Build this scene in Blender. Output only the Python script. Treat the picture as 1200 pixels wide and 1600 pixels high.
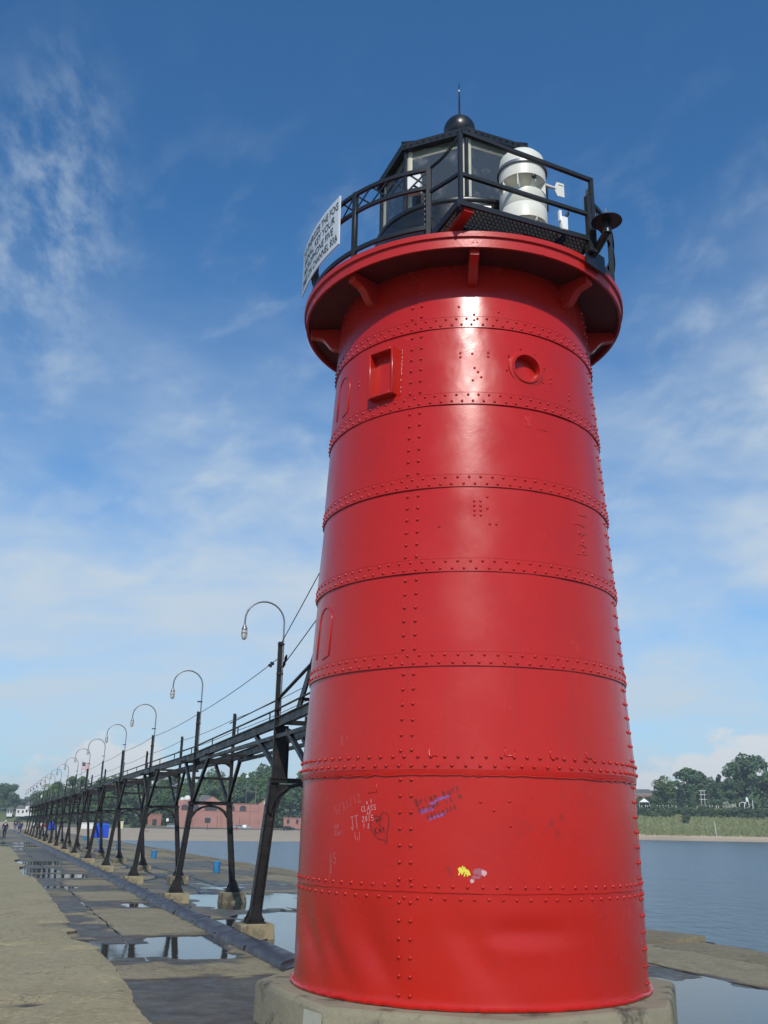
import bpy, bmesh, math, random
import numpy as np
from mathutils import Vector, Matrix, noise as mnoise
R = math.radians
for o in list(bpy.data.objects): bpy.data.objects.remove(o)
scene = bpy.context.scene
COL = scene.collection
random.seed(7)
rng = np.random.default_rng(7)

# ------------------------------------------------------------------ camera
CAM = Vector((0, -10.679, 1.84))
YAW, PITCH, ROLL, FPX = R(-5.0358), R(18.2561), R(0.9577), 1487.94
fw = Vector((math.sin(YAW)*math.cos(PITCH), math.cos(YAW)*math.cos(PITCH), math.sin(PITCH)))
rt = Vector((math.cos(YAW), -math.sin(YAW), 0)); up = rt.cross(fw)
cr = rt*math.cos(ROLL) + up*math.sin(ROLL); cu = -rt*math.sin(ROLL) + up*math.cos(ROLL)
cam = bpy.data.cameras.new('camera'); camo = bpy.data.objects.new('camera', cam); COL.objects.link(camo)
camo.matrix_world = Matrix(((cr.x, cu.x, -fw.x, CAM.x), (cr.y, cu.y, -fw.y, CAM.y), (cr.z, cu.z, -fw.z, CAM.z), (0, 0, 0, 1)))
cam.sensor_fit = 'VERTICAL'; cam.sensor_height = 24; cam.lens = FPX/1600*24
cam.clip_start = 0.1; cam.clip_end = 20000
scene.camera = camo

# ------------------------------------------------------------------ sun, sky, exposure
SUN_AZ, SUN_EL = R(7.5), R(41)            # behind the camera, a little to the right
sdir = Vector((math.sin(SUN_AZ)*math.cos(SUN_EL), -math.cos(SUN_AZ)*math.cos(SUN_EL), math.sin(SUN_EL)))
sun = bpy.data.lights.new('sun', 'SUN'); suno = bpy.data.objects.new('sun', sun); COL.objects.link(suno)
sun.energy = 4.0; sun.angle = R(0.53); sun.color = (1.0, 0.94, 0.86)
suno.rotation_euler = sdir.to_track_quat('Z', 'Y').to_euler()
scene.view_settings.view_transform = 'Standard'; scene.view_settings.look = 'None'
scene.view_settings.gamma = 1; scene.view_settings.exposure = -0.12; scene.view_settings.use_curve_mapping = False
world = bpy.data.worlds.new('World'); scene.world = world; world.use_nodes = True
WT = world.node_tree; WT.nodes.clear()
class NT:
    "tiny helper to write node trees as expressions"
    def __init__(s, t): s.t = t
    def n(s, typ, ins=None, **kw):
        nd = s.t.nodes.new(typ)
        for k, v in kw.items(): setattr(nd, k, v)
        for k, v in (ins or {}).items(): s.set(nd.inputs[k], v)
        return nd
    def set(s, sock, v):
        if isinstance(v, bpy.types.NodeSocket): s.t.links.new(v, sock)
        elif v is not None:
            if isinstance(v, (tuple, list)) and sock.type == 'RGBA' and len(v) == 3: v = (*v, 1)
            sock.default_value = v
    def m(s, op, a, b=None, c=None, clamp=False):
        nd = s.t.nodes.new('ShaderNodeMath'); nd.operation = op; nd.use_clamp = clamp
        for i, v in enumerate((a, b, c)): s.set(nd.inputs[i], v)
        return nd.outputs[0]
    def ss(s, x, lo, hi, a=0.0, b=1.0):
        return s.n('ShaderNodeMapRange', {0: x, 1: lo, 2: hi, 3: a, 4: b}, interpolation_type='SMOOTHSTEP').outputs[0]
    def noise(s, vec, scale, detail=4, rough=.55, dist=0.0):
        return s.n('ShaderNodeTexNoise', {'Vector': vec, 'Scale': scale, 'Detail': detail, 'Roughness': rough, 'Distortion': dist}).outputs[0]
    def mix(s, f, a, b, blend='MIX'):
        nd = s.t.nodes.new('ShaderNodeMix'); nd.data_type = 'RGBA'; nd.blend_type = blend
        s.set(nd.inputs[0], f); s.set(nd.inputs[6], a); s.set(nd.inputs[7], b)
        return nd.outputs[2]
    def xyz(s, x, y, z=0.0): return s.n('ShaderNodeCombineXYZ', {0: x, 1: y, 2: z}).outputs[0]
w = NT(WT)
sky = w.n('ShaderNodeTexSky', sky_type='NISHITA', sun_disc=False, sun_elevation=SUN_EL, sun_rotation=R(180)-SUN_AZ,
          altitude=180, air_density=1.0, dust_density=0.3, ozone_density=2.0)
dirv = w.n('ShaderNodeTexCoord').outputs['Generated']
sx, sy, sz = w.n('ShaderNodeSeparateXYZ', {0: dirv}).outputs
el = w.m('MULTIPLY', w.m('ARCSINE', sz), 57.2958)
azm = w.m('MULTIPLY', w.m('ARCTAN2', sx, sy), 57.2958)
plane = w.xyz(w.m('DIVIDE', sx, w.m('ADD', w.m('ABSOLUTE', sz), .12)), w.m('DIVIDE', sy, w.m('ADD', w.m('ABSOLUTE', sz), .12)), 0)
ang = w.xyz(azm, el, 0)
def blob(a, e, ra, re_):
    da = w.m('DIVIDE', w.m('SUBTRACT', azm, a), ra); de = w.m('DIVIDE', w.m('SUBTRACT', el, e), re_)
    return w.ss(w.m('SQRT', w.m('ADD', w.m('MULTIPLY', da, da), w.m('MULTIPLY', de, de))), 1.0, 0.0)
# thin veil of high cloud, wispy and streaked
n1 = w.noise(w.xyz(w.m('MULTIPLY', azm, .05), w.m('MULTIPLY', w.m('ADD', el, w.m('MULTIPLY', azm, .22)), .11)), 1.0, 6, .52, .15)
veil = w.m('MULTIPLY', w.ss(n1, .28, .74), w.m('MULTIPLY', w.ss(el, 36, 14), .80))
n2 = w.noise(w.xyz(w.m('MULTIPLY', azm, .17), w.m('MULTIPLY', w.m('SUBTRACT', el, w.m('MULTIPLY', azm, .3)), .26)), 1.0, 7, .58, .2)
wisp = w.m('MULTIPLY', w.ss(n2, .48, .78), w.m('MULTIPLY', w.ss(el, 46, 24), .36))
# broad pale bank in the middle of the sky and to the right
bank = w.m('MULTIPLY', w.m('ADD', w.m('MULTIPLY', blob(-9, 15, 26, 13), .72), w.m('MULTIPLY', blob(22, 22, 16, 16), .8)), w.m('MULTIPLY', w.ss(n1, .10, .66), w.ss(n2, .22, .62, .45, 1.0)))
# small mottled patch high on the left
n3 = w.noise(w.xyz(w.m('MULTIPLY', azm, .55), w.m('ADD', w.m('MULTIPLY', el, .62), w.m('MULTIPLY', azm, .25))), .8, 6, .6, .15)
patch = w.m('MULTIPLY', w.m('MULTIPLY', blob(-28, 33, 7, 12), w.ss(n3, .34, .74)), .55)
low = w.ss(el, 26, 0, 0, .66)
# heaped clouds standing on the horizon
n4 = w.noise(w.xyz(w.m('MULTIPLY', azm, .34), w.m('MULTIPLY', el, .5)), 1.0, 9, .60, .1)
top = w.m('ADD', w.m('MULTIPLY', w.m('SUBTRACT', n4, .5), 9.0), w.m('ADD', 1.9, w.m('MULTIPLY', w.m('ADD', blob(17.5, 3, 12, 8), w.m('MULTIPLY', blob(-20, 4, 6, 6), .75)), 4.4)))
cum = w.m('MULTIPLY', w.ss(w.m('SUBTRACT', top, el), -.3, 1.0), w.ss(el, 0.2, 2.6, .45, .95))
fac = w.m('ADD', w.m('ADD', veil, wisp), w.m('ADD', bank, w.m('ADD', patch, low)), clamp=True)
n5 = w.noise(w.xyz(w.m('MULTIPLY', azm, .10), w.m('MULTIPLY', w.m('SUBTRACT', el, w.m('MULTIPLY', azm, .12)), .38), 3.0), 1.0, 8, .6, .25)
fac = w.m('MULTIPLY', fac, w.ss(n5, .26, .66, .62, .94))
skyc = w.mix(1.0, sky.outputs[0], (0.56, 1.16, 1.56), 'MULTIPLY')
c1 = w.mix(fac, skyc, (6.2, 7.3, 8.3))
c2 = w.mix(cum, c1, (7.8, 8.3, 8.7))
bg = w.n('ShaderNodeBackground', {'Color': c2, 'Strength': 0.1})
WT.links.new(bg.outputs[0], w.n('ShaderNodeOutputWorld').inputs[0])

# ------------------------------------------------------------------ frames of reference
PA = R(-26.3)                                            # bearing of the pier
BV = Vector((math.cos(PA), -math.sin(PA), 0)); AV = Vector((math.sin(PA), math.cos(PA), 0))
def W(b, a, z=0.0): return BV*b + AV*a + Vector((0, 0, z))
def PD(az, d, z=0.0): return Vector((CAM.x + d*math.sin(R(az)), CAM.y + d*math.cos(R(az)), z))
def CY(ang, r, z): return Vector((r*math.sin(R(ang)), -r*math.cos(R(ang)), z))   # around the lighthouse, 0 = towards the camera

# ------------------------------------------------------------------ objects
def tag(o, label=None, cat=None, group=None, kind=None):
    for k, v in (('label', label), ('category', cat), ('group', group), ('kind', kind)):
        if v: o[k] = v
    return o
def empty(name, loc=(0, 0, 0), rz=0.0, label=None, cat=None, group=None, parent=None):
    o = bpy.data.objects.new(name, None); COL.objects.link(o); o.location = loc; o.rotation_euler = (0, 0, rz)
    o.empty_display_size = .2
    if parent: o.parent = parent
    return tag(o, label, cat, group)
def mobj(name, me, mats, parent=None, loc=None, rz=None, **tags):
    for m in (mats if isinstance(mats, (list, tuple)) else [mats]):
        if len(me.materials) < (len(mats) if isinstance(mats, (list, tuple)) else 1): me.materials.append(m)
    o = bpy.data.objects.new(name, me); COL.objects.link(o)
    if parent: o.parent = parent
    if loc is not None: o.location = loc
    if rz is not None: o.rotation_euler = (0, 0, rz)
    return tag(o, **tags)
def copy_tree(o, parent=None):
    c = o.copy(); COL.objects.link(c)
    if parent: c.parent = parent
    for ch in list(o.children): copy_tree(ch, c)
    return c
def np_mesh(name, V, F, smooth=False):
    "V (n,3), F (m,k) arrays"
    V = np.asarray(V, np.float32); F = np.asarray(F, np.int32)
    me = bpy.data.meshes.new(name); k = F.shape[1]
    me.vertices.add(len(V)); me.vertices.foreach_set('co', V.ravel())
    me.loops.add(F.size); me.loops.foreach_set('vertex_index', F.ravel())
    me.polygons.add(len(F)); me.polygons.foreach_set('loop_start', np.arange(0, F.size, k, dtype=np.int32))
    me.polygons.foreach_set('loop_total', np.full(len(F), k, np.int32))
    me.polygons.foreach_set('use_smooth', np.full(len(F), smooth, bool))
    me.update(calc_edges=True); me.validate()
    if smooth: me.set_sharp_from_angle(angle=R(38))
    return me

class MB:
    def __init__(s, sharp=42): s.v = []; s.f = []; s.mi = []; s.sm = []; s.cur = 0; s.smooth = False; s.sharp = sharp
    def add(s, vs, fs, smooth=None):
        o = len(s.v); s.v += [tuple(v) for v in vs]
        for f in fs: s.f.append([i+o for i in f]); s.mi.append(s.cur); s.sm.append(s.smooth if smooth is None else smooth)
        return s
    def box(s, c, sz, rot=None, taper=1.0):
        x, y, z = sz[0]/2, sz[1]/2, sz[2]/2; t = taper
        vs = [Vector(p) for p in ((-x,-y,-z),(x,-y,-z),(x,y,-z),(-x,y,-z),(-x*t,-y*t,z),(x*t,-y*t,z),(x*t,y*t,z),(-x*t,y*t,z))]
        if rot is not None: vs = [rot @ v for v in vs]
        c = Vector(c); return s.add([v+c for v in vs], [(3,2,1,0),(4,5,6,7),(0,1,5,4),(1,2,6,5),(2,3,7,6),(3,0,4,7)], False)
    def beam(s, p, q, wd, h, upv=(0, 0, 1), w2=None, h2=None):
        p, q = Vector(p), Vector(q); d = (q-p).normalized(); u = Vector(upv)
        if abs(d.dot(u)) > .98: u = Vector((0, 1, 0)) if abs(d.y) < .9 else Vector((1, 0, 0))
        x = d.cross(u).normalized(); y = x.cross(d).normalized(); w2 = w2 or wd; h2 = h2 or h
        vs = [p+x*a*wd/2+y*b*h/2 for a, b in ((-1,-1),(1,-1),(1,1),(-1,1))] + [q+x*a*w2/2+y*b*h2/2 for a, b in ((-1,-1),(1,-1),(1,1),(-1,1))]
        return s.add(vs, [(3,2,1,0),(4,5,6,7),(0,1,5,4),(1,2,6,5),(2,3,7,6),(3,0,4,7)], False)
    def tube(s, pts, r, n=8, cap=True, closed=False):
        pts = [Vector(p) for p in pts]; rs = r if isinstance(r, (list, tuple)) else [r]*len(pts); vs = []; fs = []
        N = len(pts); x = None
        for i, p in enumerate(pts):
            a = pts[(i-1) % N] if (closed or i) else p; b = pts[(i+1) % N] if (closed or i < N-1) else p
            d = (b-a).normalized()
            if x is None:
                x = d.orthogonal().normalized()
            x = (x - d*x.dot(d)); x = x.normalized() if x.length > 1e-6 else d.orthogonal().normalized(); y = d.cross(x)
            vs += [p + (x*math.cos(2*math.pi*k/n) + y*math.sin(2*math.pi*k/n))*rs[i] for k in range(n)]
        for i in range(N if closed else N-1):
            j = (i+1) % N
            for k in range(n): fs.append((i*n+k, i*n+(k+1) % n, j*n+(k+1) % n, j*n+k))
        s.add(vs, fs, True)
        if cap and not closed:
            o = len(s.v)-len(vs)
            for f in (list(range(n))[::-1], [(N-1)*n+k for k in range(n)]):
                s.f.append([o+k for k in f]); s.mi.append(s.cur); s.sm.append(False)
        return s
    def lathe(s, prof, n=24, c=(0, 0, 0), a0=0.0, a1=360.0, smooth=True):
        "profile of (r, z); angles as CY"
        full = abs(a1-a0) > 359.9; m = n if full else n+1; vs = []; fs = []; c = Vector(c)
        for r, z in prof:
            for k in range(m): vs.append(CY(a0+(a1-a0)*k/n, max(r, 1e-4), z)+c)
        for i in range(len(prof)-1):
            for k in range(n):
                k2 = (k+1) % m; fs.append((i*m+k, i*m+k2, (i+1)*m+k2, (i+1)*m+k))
        return s.add(vs, fs, smooth)
    def prism(s, poly, d, org=(0, 0, 0), ex=(1, 0, 0), ey=(0, 0, 1), ez=(0, 1, 0)):
        "polygon in the plane ex, ey pushed d along ez"
        org, ex, ey, ez = Vector(org), Vector(ex), Vector(ey), Vector(ez); n = len(poly)
        a = [org+ex*x+ey*y for x, y in poly]; b = [p+ez*d for p in a]
        return s.add(a+b, [tuple(range(n))[::-1], tuple(range(n, 2*n))] + [(i, (i+1) % n, n+(i+1) % n, n+i) for i in range(n)], False)
    def quad(s, *p): return s.add(p, [tuple(range(len(p)))], False)
    def dome(s, c, nrm, r, h, n=6):
        c, nn = Vector(c), Vector(nrm).normalized(); x = nn.orthogonal().normalized(); y = nn.cross(x)
        vs = []
        for rr, hh in ((r, -.002), (r*.8, h*.7)):
            vs += [c+(x*math.cos(6.2832*k/n)+y*math.sin(6.2832*k/n))*rr+nn*hh for k in range(n)]
        vs.append(c+nn*h)
        return s.add(vs, [(k, (k+1) % n, n+(k+1) % n, n+k) for k in range(n)] + [(n+k, n+(k+1) % n, 2*n) for k in range(n)], True)
    def mesh(s, name):
        me = bpy.data.meshes.new(name); me.from_pydata(s.v, [], s.f)
        me.polygons.foreach_set('material_index', s.mi); me.polygons.foreach_set('use_smooth', s.sm)
        bm = bmesh.new(); bm.from_mesh(me); bmesh.ops.recalc_face_normals(bm, faces=bm.faces); bm.to_mesh(me); bm.free()
        me.update(); me.set_sharp_from_angle(angle=R(s.sharp)); return me
    def build(s, name, mats, parent=None, loc=None, rz=None, bevel=0, **tags):
        o = mobj(name, s.mesh(name), mats, parent, loc, rz, **tags)
        if bevel:
            b = o.modifiers.new('bevel', 'BEVEL'); b.width = bevel; b.segments = 1; b.limit_method = 'ANGLE'; b.angle_limit = R(40)
        return o

# ------------------------------------------------------------------ numeric noise for geometry
def _h(ix, iy, seed):
    n = (ix.astype(np.int64)*374761393 + iy.astype(np.int64)*668265263 + seed*974634541) & 0xffffffff
    n = ((n ^ (n >> 13))*1274126177) & 0xffffffff
    return ((n ^ (n >> 16)) & 0xffff)/65535.0
def vn(x, y, seed=0):
    x = np.asarray(x, float); y = np.asarray(y, float); ix = np.floor(x); iy = np.floor(y); fx = x-ix; fy = y-iy
    fx = fx*fx*(3-2*fx); fy = fy*fy*(3-2*fy)
    a = _h(ix, iy, seed); b = _h(ix+1, iy, seed); c = _h(ix, iy+1, seed); d = _h(ix+1, iy+1, seed)
    return (a*(1-fx)+b*fx)*(1-fy)+(c*(1-fx)+d*fx)*fy
def fbm(x, y, seed=0, o=4):
    t = 0; a = .5; s = 0
    for i in range(o): t = t+a*vn(np.asarray(x)*2**i, np.asarray(y)*2**i, seed+i*17); s += a; a *= .5
    return t/s
def sstep(x, a, b): t = np.clip((x-a)/(b-a), 0, 1); return t*t*(3-2*t)

# ------------------------------------------------------------------ materials
def material(name, base, rough=.5, metal=0.0, spec=.5, var=None, bump=None, rvar=None, coords='Object', extra=None, rust=None):
    m = bpy.data.materials.new(name); m.use_nodes = True; t = m.node_tree; t.nodes.clear(); k = NT(t)
    out = k.n('ShaderNodeOutputMaterial'); p = k.n('ShaderNodeBsdfPrincipled'); t.links.new(p.outputs[0], out.inputs[0])
    co = k.n('ShaderNodeTexCoord').outputs[coords]
    col = (*base, 1)
    for v in (var or []):                                 # (scale, colour, lo, hi[, stretch])
        vec = co
        if len(v) > 4: vec = k.n('ShaderNodeMapping', {'Vector': co, 'Scale': v[4]}).outputs[0]
        col = k.mix(k.ss(k.noise(vec, v[0], 6, .6), v[2], v[3]), col, (*v[1], 1))
    k.set(p.inputs['Base Color'], col)
    rr = rough
    if rvar: rr = k.n('ShaderNodeMapRange', {0: k.noise(co, rvar[0], 4), 1: .3, 2: .7, 3: rough-rvar[1], 4: rough+rvar[1]}).outputs[0]
    k.set(p.inputs['Roughness'], rr)
    p.inputs['Metallic'].default_value = metal; p.inputs['Specular IOR Level'].default_value = spec
    nrm = None
    for b in (bump or []):                                # (scale, strength, distance)
        nd = k.n('ShaderNodeBump', {'Strength': b[1], 'Distance': b[2], 'Height': k.noise(co, b[0], 4, .6)})
        if nrm: t.links.new(nrm, nd.inputs['Normal'])
        nrm = nd.outputs[0]
    if nrm: t.links.new(nrm, p.inputs['Normal'])
    if extra: extra(k, p, co, col)
    return m
M = {}
M['red'] = material('red_paint', (.475, .0125, .0055), .26, spec=.46, var=[(.9, (.43, .013, .008), .42, .75), (5.0, (.50, .018, .010), .6, .8), (1.0, (.42, .016, .010), .56, .74, (7, 7, .45)), (1.9, (.50, .024, .017), .695, .705), (1.3, (.45, .012, .006), .690, .698), (26, (.40, .014, .011), .66, .74)],
                    bump=[(2.2, .10, .02), (16, .07, .008), (70, .10, .003)], rvar=[2.2, .07])
M['red_edge'] = material('red_trim_paint', (.49, .018, .010), .33, var=[(3, (.42, .017, .012), .45, .75)], bump=[(20, .15, .01)])
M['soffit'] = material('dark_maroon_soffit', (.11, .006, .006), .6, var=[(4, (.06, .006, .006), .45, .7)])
M['black'] = material('black_paint', (.011, .012, .014), .34, var=[(6, (.022, .022, .024), .5, .75), (14, (.06, .038, .026), .70, .78)], bump=[(18, .15, .008)], rvar=[6, .1])
M['rail'] = material('black_rail_paint', (.012, .013, .014), .42, var=[(9, (.05, .03, .02), .68, .78)], bump=[(30, .15, .006)])
M['iron'] = material('weathered_black_iron', (.011, .0105, .011), .46, spec=.4, var=[(2.5, (.019, .015, .014), .45, .7), (9, (.11, .055, .028), .64, .74)], bump=[(25, .25, .01)], rvar=[5, .12])
M['cream'] = material('cream_paint', (.55, .54, .42), .5, var=[(5, (.42, .40, .29), .5, .75)])
M['white'] = material('white_plastic', (.70, .69, .60), .4, var=[(3, (.60, .585, .48), .5, .8)])
M['whitep'] = material('white_gloss', (.80, .80, .78), .4)
M['signw'] = material('sign_face', (.62, .66, .68), .5, var=[(4, (.52, .55, .57), .5, .8)])
M['ink'] = material('sign_lettering', (.012, .014, .02), .5)
M['steel'] = material('bare_sheet_steel', (.032, .028, .034), .42, var=[(2, (.05, .036, .03), .5, .75), (9, (.085, .05, .035), .66, .78)], bump=[(12, .2, .01)], rvar=[4, .1])
M['blue'] = material('blue_plastic', (.025, .20, .42), .45, var=[(6, (.04, .25, .45), .5, .7)])
M['bluesign'] = material('blue_board', (.008, .07, .52), .45)
M['brick'] = material('pale_red_brick', (.37, .185, .145), .8, var=[(.25, (.31, .155, .125), .4, .7), (3, (.40, .21, .17), .5, .7)])
M['brick2'] = material('brown_brick', (.30, .14, .10), .8, var=[(.6, (.25, .12, .09), .4, .7)])
M['glassdark'] = material('dark_window_glass', (.03, .035, .045), .12, spec=.6)
M['roofg'] = material('grey_shingles', (.12, .12, .125), .8, var=[(.8, (.16, .155, .15), .4, .7)], bump=[(4, .3, .05)])
M['siding'] = material('white_siding', (.68, .68, .66), .6, bump=[(3, .1, .03)])
M['tan'] = material('tan_siding', (.42, .40, .34), .7)
M['yellow'] = material('pale_yellow_wall', (.62, .57, .36), .7)
M['rubber'] = material('black_rubber', (.01, .01, .01), .8)
M['chrome'] = material('clear_lamp_glass', (.55, .55, .5), .12, spec=.7)
M['metalgrey'] = material('galvanised_pipe', (.23, .235, .24), .42, metal=.7, var=[(8, (.16, .14, .12), .55, .75)])
M['wood'] = material('weathered_timber', (.16, .14, .12), .8)
M['bark'] = material('tree_bark', (.07, .055, .04), .9, bump=[(8, .5, .05)])
def leafmat(name, a, b, c):
    def ex(k, p, co, col):
        rnd = k.n('ShaderNodeObjectInfo').outputs['Random']
        geo = k.n('ShaderNodeNewGeometry').outputs['Random Per Island']
        c1 = k.mix(geo, (*a, 1), (*b, 1)); c2 = k.mix(k.m('MULTIPLY', rnd, .7), c1, (*c, 1))
        k.set(p.inputs['Base Color'], c2)
        k.set(p.inputs['Transmission Weight'], 0.0)
    return material(name, a, .6, spec=.25, extra=ex)
M['leaf'] = leafmat('broadleaf_foliage', (.042, .098, .022), (.095, .17, .045), (.105, .16, .045))
M['leafd'] = leafmat('dark_foliage', (.054, .105, .042), (.11, .175, .078), (.085, .15, .072))
M['conif'] = leafmat('conifer_foliage', (.028, .052, .030), (.05, .085, .045), (.045, .075, .045))
M['hedge'] = leafmat('shrub_foliage', (.034, .064, .024), (.072, .115, .045), (.065, .095, .04))
M['tuft'] = leafmat('dune_grass_blades', (.18, .22, .085), (.29, .30, .145), (.23, .25, .11))
M['sand'] = material('beach_sand', (.40, .325, .225), .9, var=[(.06, (.35, .28, .19), .4, .7), (1.2, (.44, .37, .265), .5, .8)], bump=[(1.5, .3, .08)])
M['grass'] = material('mown_grass', (.085, .13, .035), .9, var=[(.08, (.13, .15, .05), .4, .7), (.9, (.065, .105, .03), .5, .7)], bump=[(4, .5, .1)])
M['dune'] = material('dune_grass_ground', (.16, .20, .075), .9, var=[(.12, (.27, .25, .13), .42, .7), (.5, (.13, .155, .06), .5, .7)], bump=[(2.5, .7, .25)])
M['asphalt'] = material('asphalt', (.10, .10, .10), .85, var=[(.5, (.15, .145, .135), .4, .7)])
M['skin'] = material('skin', (.45, .25, .17), .55)
M['hair'] = material('dark_hair', (.025, .016, .01), .6)
for nm, c in dict(navy=(.012, .018, .04), clothwhite=(.62, .62, .6), clothblue=(.03, .10, .34), clothred=(.36, .03, .035), grey=(.16, .17, .18), khaki=(.27, .22, .14), teal=(.18, .36, .38), denim=(.03, .05, .10), pinkc=(.55, .25, .28)).items():
    M[nm] = material('cloth_'+nm, c, .85)
# concrete: dry where it stands proud, wet near the level of the standing water
def wet_concrete(name, dry, dry2, wetlo, wethi, speck=True):
    m = bpy.data.materials.new(name); m.use_nodes = True; t = m.node_tree; t.nodes.clear(); k = NT(t)
    out = k.n('ShaderNodeOutputMaterial'); p = k.n('ShaderNodeBsdfPrincipled'); t.links.new(p.outputs[0], out.inputs[0])
    pos = k.n('ShaderNodeNewGeometry').outputs['Position']; z = k.n('ShaderNodeSeparateXYZ', {0: pos}).outputs[2]
    n1 = k.noise(pos, .55, 6, .6); n2 = k.noise(pos, 4.0, 6, .65); n3 = k.noise(pos, 38, 4, .7); n4 = k.noise(pos, 1.7, 5, .6, .4)
    col = k.mix(k.ss(n1, .35, .68), (*dry, 1), (*dry2, 1))
    col = k.mix(k.ss(k.noise(pos, 1.3, 8, .72, .3), .46, .70, 0, .8), col, (dry[0]*.74, dry[1]*.72, dry[2]*.66, 1))
    col = k.mix(k.ss(k.noise(pos, 11, 6, .75), .48, .66, 0, .85), col, (dry[0]*1.3, dry[1]*1.27, dry[2]*1.2, 1))
    col = k.mix(k.ss(k.noise(pos, 17, 5, .7), .54, .68, 0, .7), col, (dry[0]*.58, dry[1]*.56, dry[2]*.5, 1))
    col = k.mix(k.ss(n2, .55, .75, 0, .55), col, (dry[0]*.62, dry[1]*.60, dry[2]*.56, 1))
    col = k.mix(k.ss(n3, .54, .70, 0, .65), col, (dry[0]*.5, dry[1]*.5, dry[2]*.5, 1))
    zz = k.m('ADD', z, k.m('ADD', k.m('MULTIPLY', k.m('SUBTRACT', n4, .5), .016), k.m('MULTIPLY', k.m('SUBTRACT', n2, .5), .006)))
    wet = k.ss(zz, wethi, wetlo)
    wcol = k.mix(k.ss(n4, .35, .7), (.044, .036, .027, 1), (.080, .065, .045, 1))
    crk = k.m('MULTIPLY', k.ss(k.m('ABSOLUTE', k.m('SUBTRACT', k.noise(pos, .42, 6, .62, .2), .5)), .0065, .001), .40)
    col = k.mix(crk, col, (.045, .040, .030, 1))
    k.set(p.inputs['Base Color'], k.mix(k.m('MULTIPLY', wet, .93), col, wcol))
    k.set(p.inputs['Roughness'], k.m('SUBTRACT', .85, k.m('MULTIPLY', wet, k.ss(n2, .3, .7, .50, .26))))
    k.set(p.inputs['Specular IOR Level'], k.ss(wet, 0, 1, .2, .36))
    bp = k.n('ShaderNodeBump', {'Strength': k.m('SUBTRACT', .55, k.m('MULTIPLY', wet, .42)), 'Distance': .012, 'Height': k.m('ADD', n3, k.m('MULTIPLY', n2, .8))})
    t.links.new(bp.outputs[0], p.inputs['Normal'])
    return m
M['slab'] = wet_concrete('pier_concrete', (.255, .225, .150), (.215, .190, .130), .008, .027)
M['cap'] = wet_concrete('weathered_capping_concrete', (.205, .180, .120), (.155, .135, .092), .008, .05)
M['walk'] = wet_concrete('walkway_concrete', (.318, .280, .175), (.270, .238, .148), .030, .055)
M['plinth'] = material('plinth_concrete', (.25, .225, .148), .85, var=[(1.2, (.21, .19, .13), .4, .65), (3.2, (.065, .06, .042), .52, .68), (25, (.21, .19, .14), .55, .7)], bump=[(6, .5, .03), (40, .4, .01)])
M['footing'] = material('footing_concrete', (.27, .225, .13), .85, var=[(3, (.15, .13, .085), .42, .62), (7, (.38, .32, .19), .58, .7), (2.2, (.065, .055, .038), .54, .68)], bump=[(9, .5, .03)])
def water_mat(name, col, rough, scale, st, dist):
    def ex(k, p, co, c):
        pos = k.n('ShaderNodeNewGeometry').outputs['Position']
        a = k.noise(k.n('ShaderNodeMapping', {'Vector': pos, 'Scale': (1, .55, 1), 'Rotation': (0, 0, .35)}).outputs[0], scale, 5, .6, .3)
        b = k.noise(pos, scale*.11, 3, .5)
        bp = k.n('ShaderNodeBump', {'Strength': st, 'Distance': dist, 'Height': k.m('ADD', a, k.m('MULTIPLY', b, 2.0))})
        k.t.links.new(bp.outputs[0], p.inputs['Normal']); p.inputs['IOR'].default_value = 1.333
    return material(name, col, rough, extra=ex)
M['lake'] = water_mat('lake_water', (.075, .118, .145), .24, 1.3, .95, .34)
def puddle_ex(k, p, co, c):
    pos = k.n('ShaderNodeNewGeometry').outputs['Position']
    bp = k.n('ShaderNodeBump', {'Strength': .10, 'Distance': .01, 'Height': k.noise(pos, 5, 3)})
    k.t.links.new(bp.outputs[0], p.inputs['Normal']); p.inputs['IOR'].default_value = 1.333
M['puddle'] = material('standing_rain_water', (.034, .031, .026), .05, extra=puddle_ex)
def glass_mat():
    m = bpy.data.materials.new('lantern_glazing'); m.use_nodes = True; t = m.node_tree; t.nodes.clear(); k = NT(t)
    co = k.n('ShaderNodeTexCoord').outputs['Object']
    dirt = k.ss(k.noise(co, 5, 6, .65), .5, .8)
    tr = k.n('ShaderNodeBsdfTransparent', {'Color': (.55, .60, .63, 1)}); df = k.n('ShaderNodeBsdfDiffuse', {'Color': k.mix(dirt, (.060, .070, .080, 1), (.19, .20, .20, 1))})
    gl = k.n('ShaderNodeBsdfGlossy', {'Color': (1, 1, 1, 1), 'Roughness': .04})
    a = k.n('ShaderNodeMixShader', {0: k.m('ADD', .84, k.m('MULTIPLY', dirt, .12))}); t.links.new(tr.outputs[0], a.inputs[1]); t.links.new(df.outputs[0], a.inputs[2])
    fr = k.n('ShaderNodeFresnel', {0: k.m('SUBTRACT', 1.5, k.m('MULTIPLY', k.n('ShaderNodeNewGeometry').outputs['Backfacing'], 1.5-1/1.5))}); b = k.n('ShaderNodeMixShader', {0: fr.outputs[0]}); t.links.new(a.outputs[0], b.inputs[1]); t.links.new(gl.outputs[0], b.inputs[2])
    t.links.new(b.outputs[0], k.n('ShaderNodeOutputMaterial').inputs[0]); return m
M['pane'] = glass_mat()
for nm, c in dict(g_black=(.02, .01, .012), g_white=(.58, .36, .37), g_purple=(.20, .085, .30), g_yellow=(.75, .68, .06), g_grey=(.46, .17, .18), g_residue=(.34, .10, .13), g_dark=(.22, .018, .02)).items():
    M[nm] = material('marker_'+nm[2:], c, .6)
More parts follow.
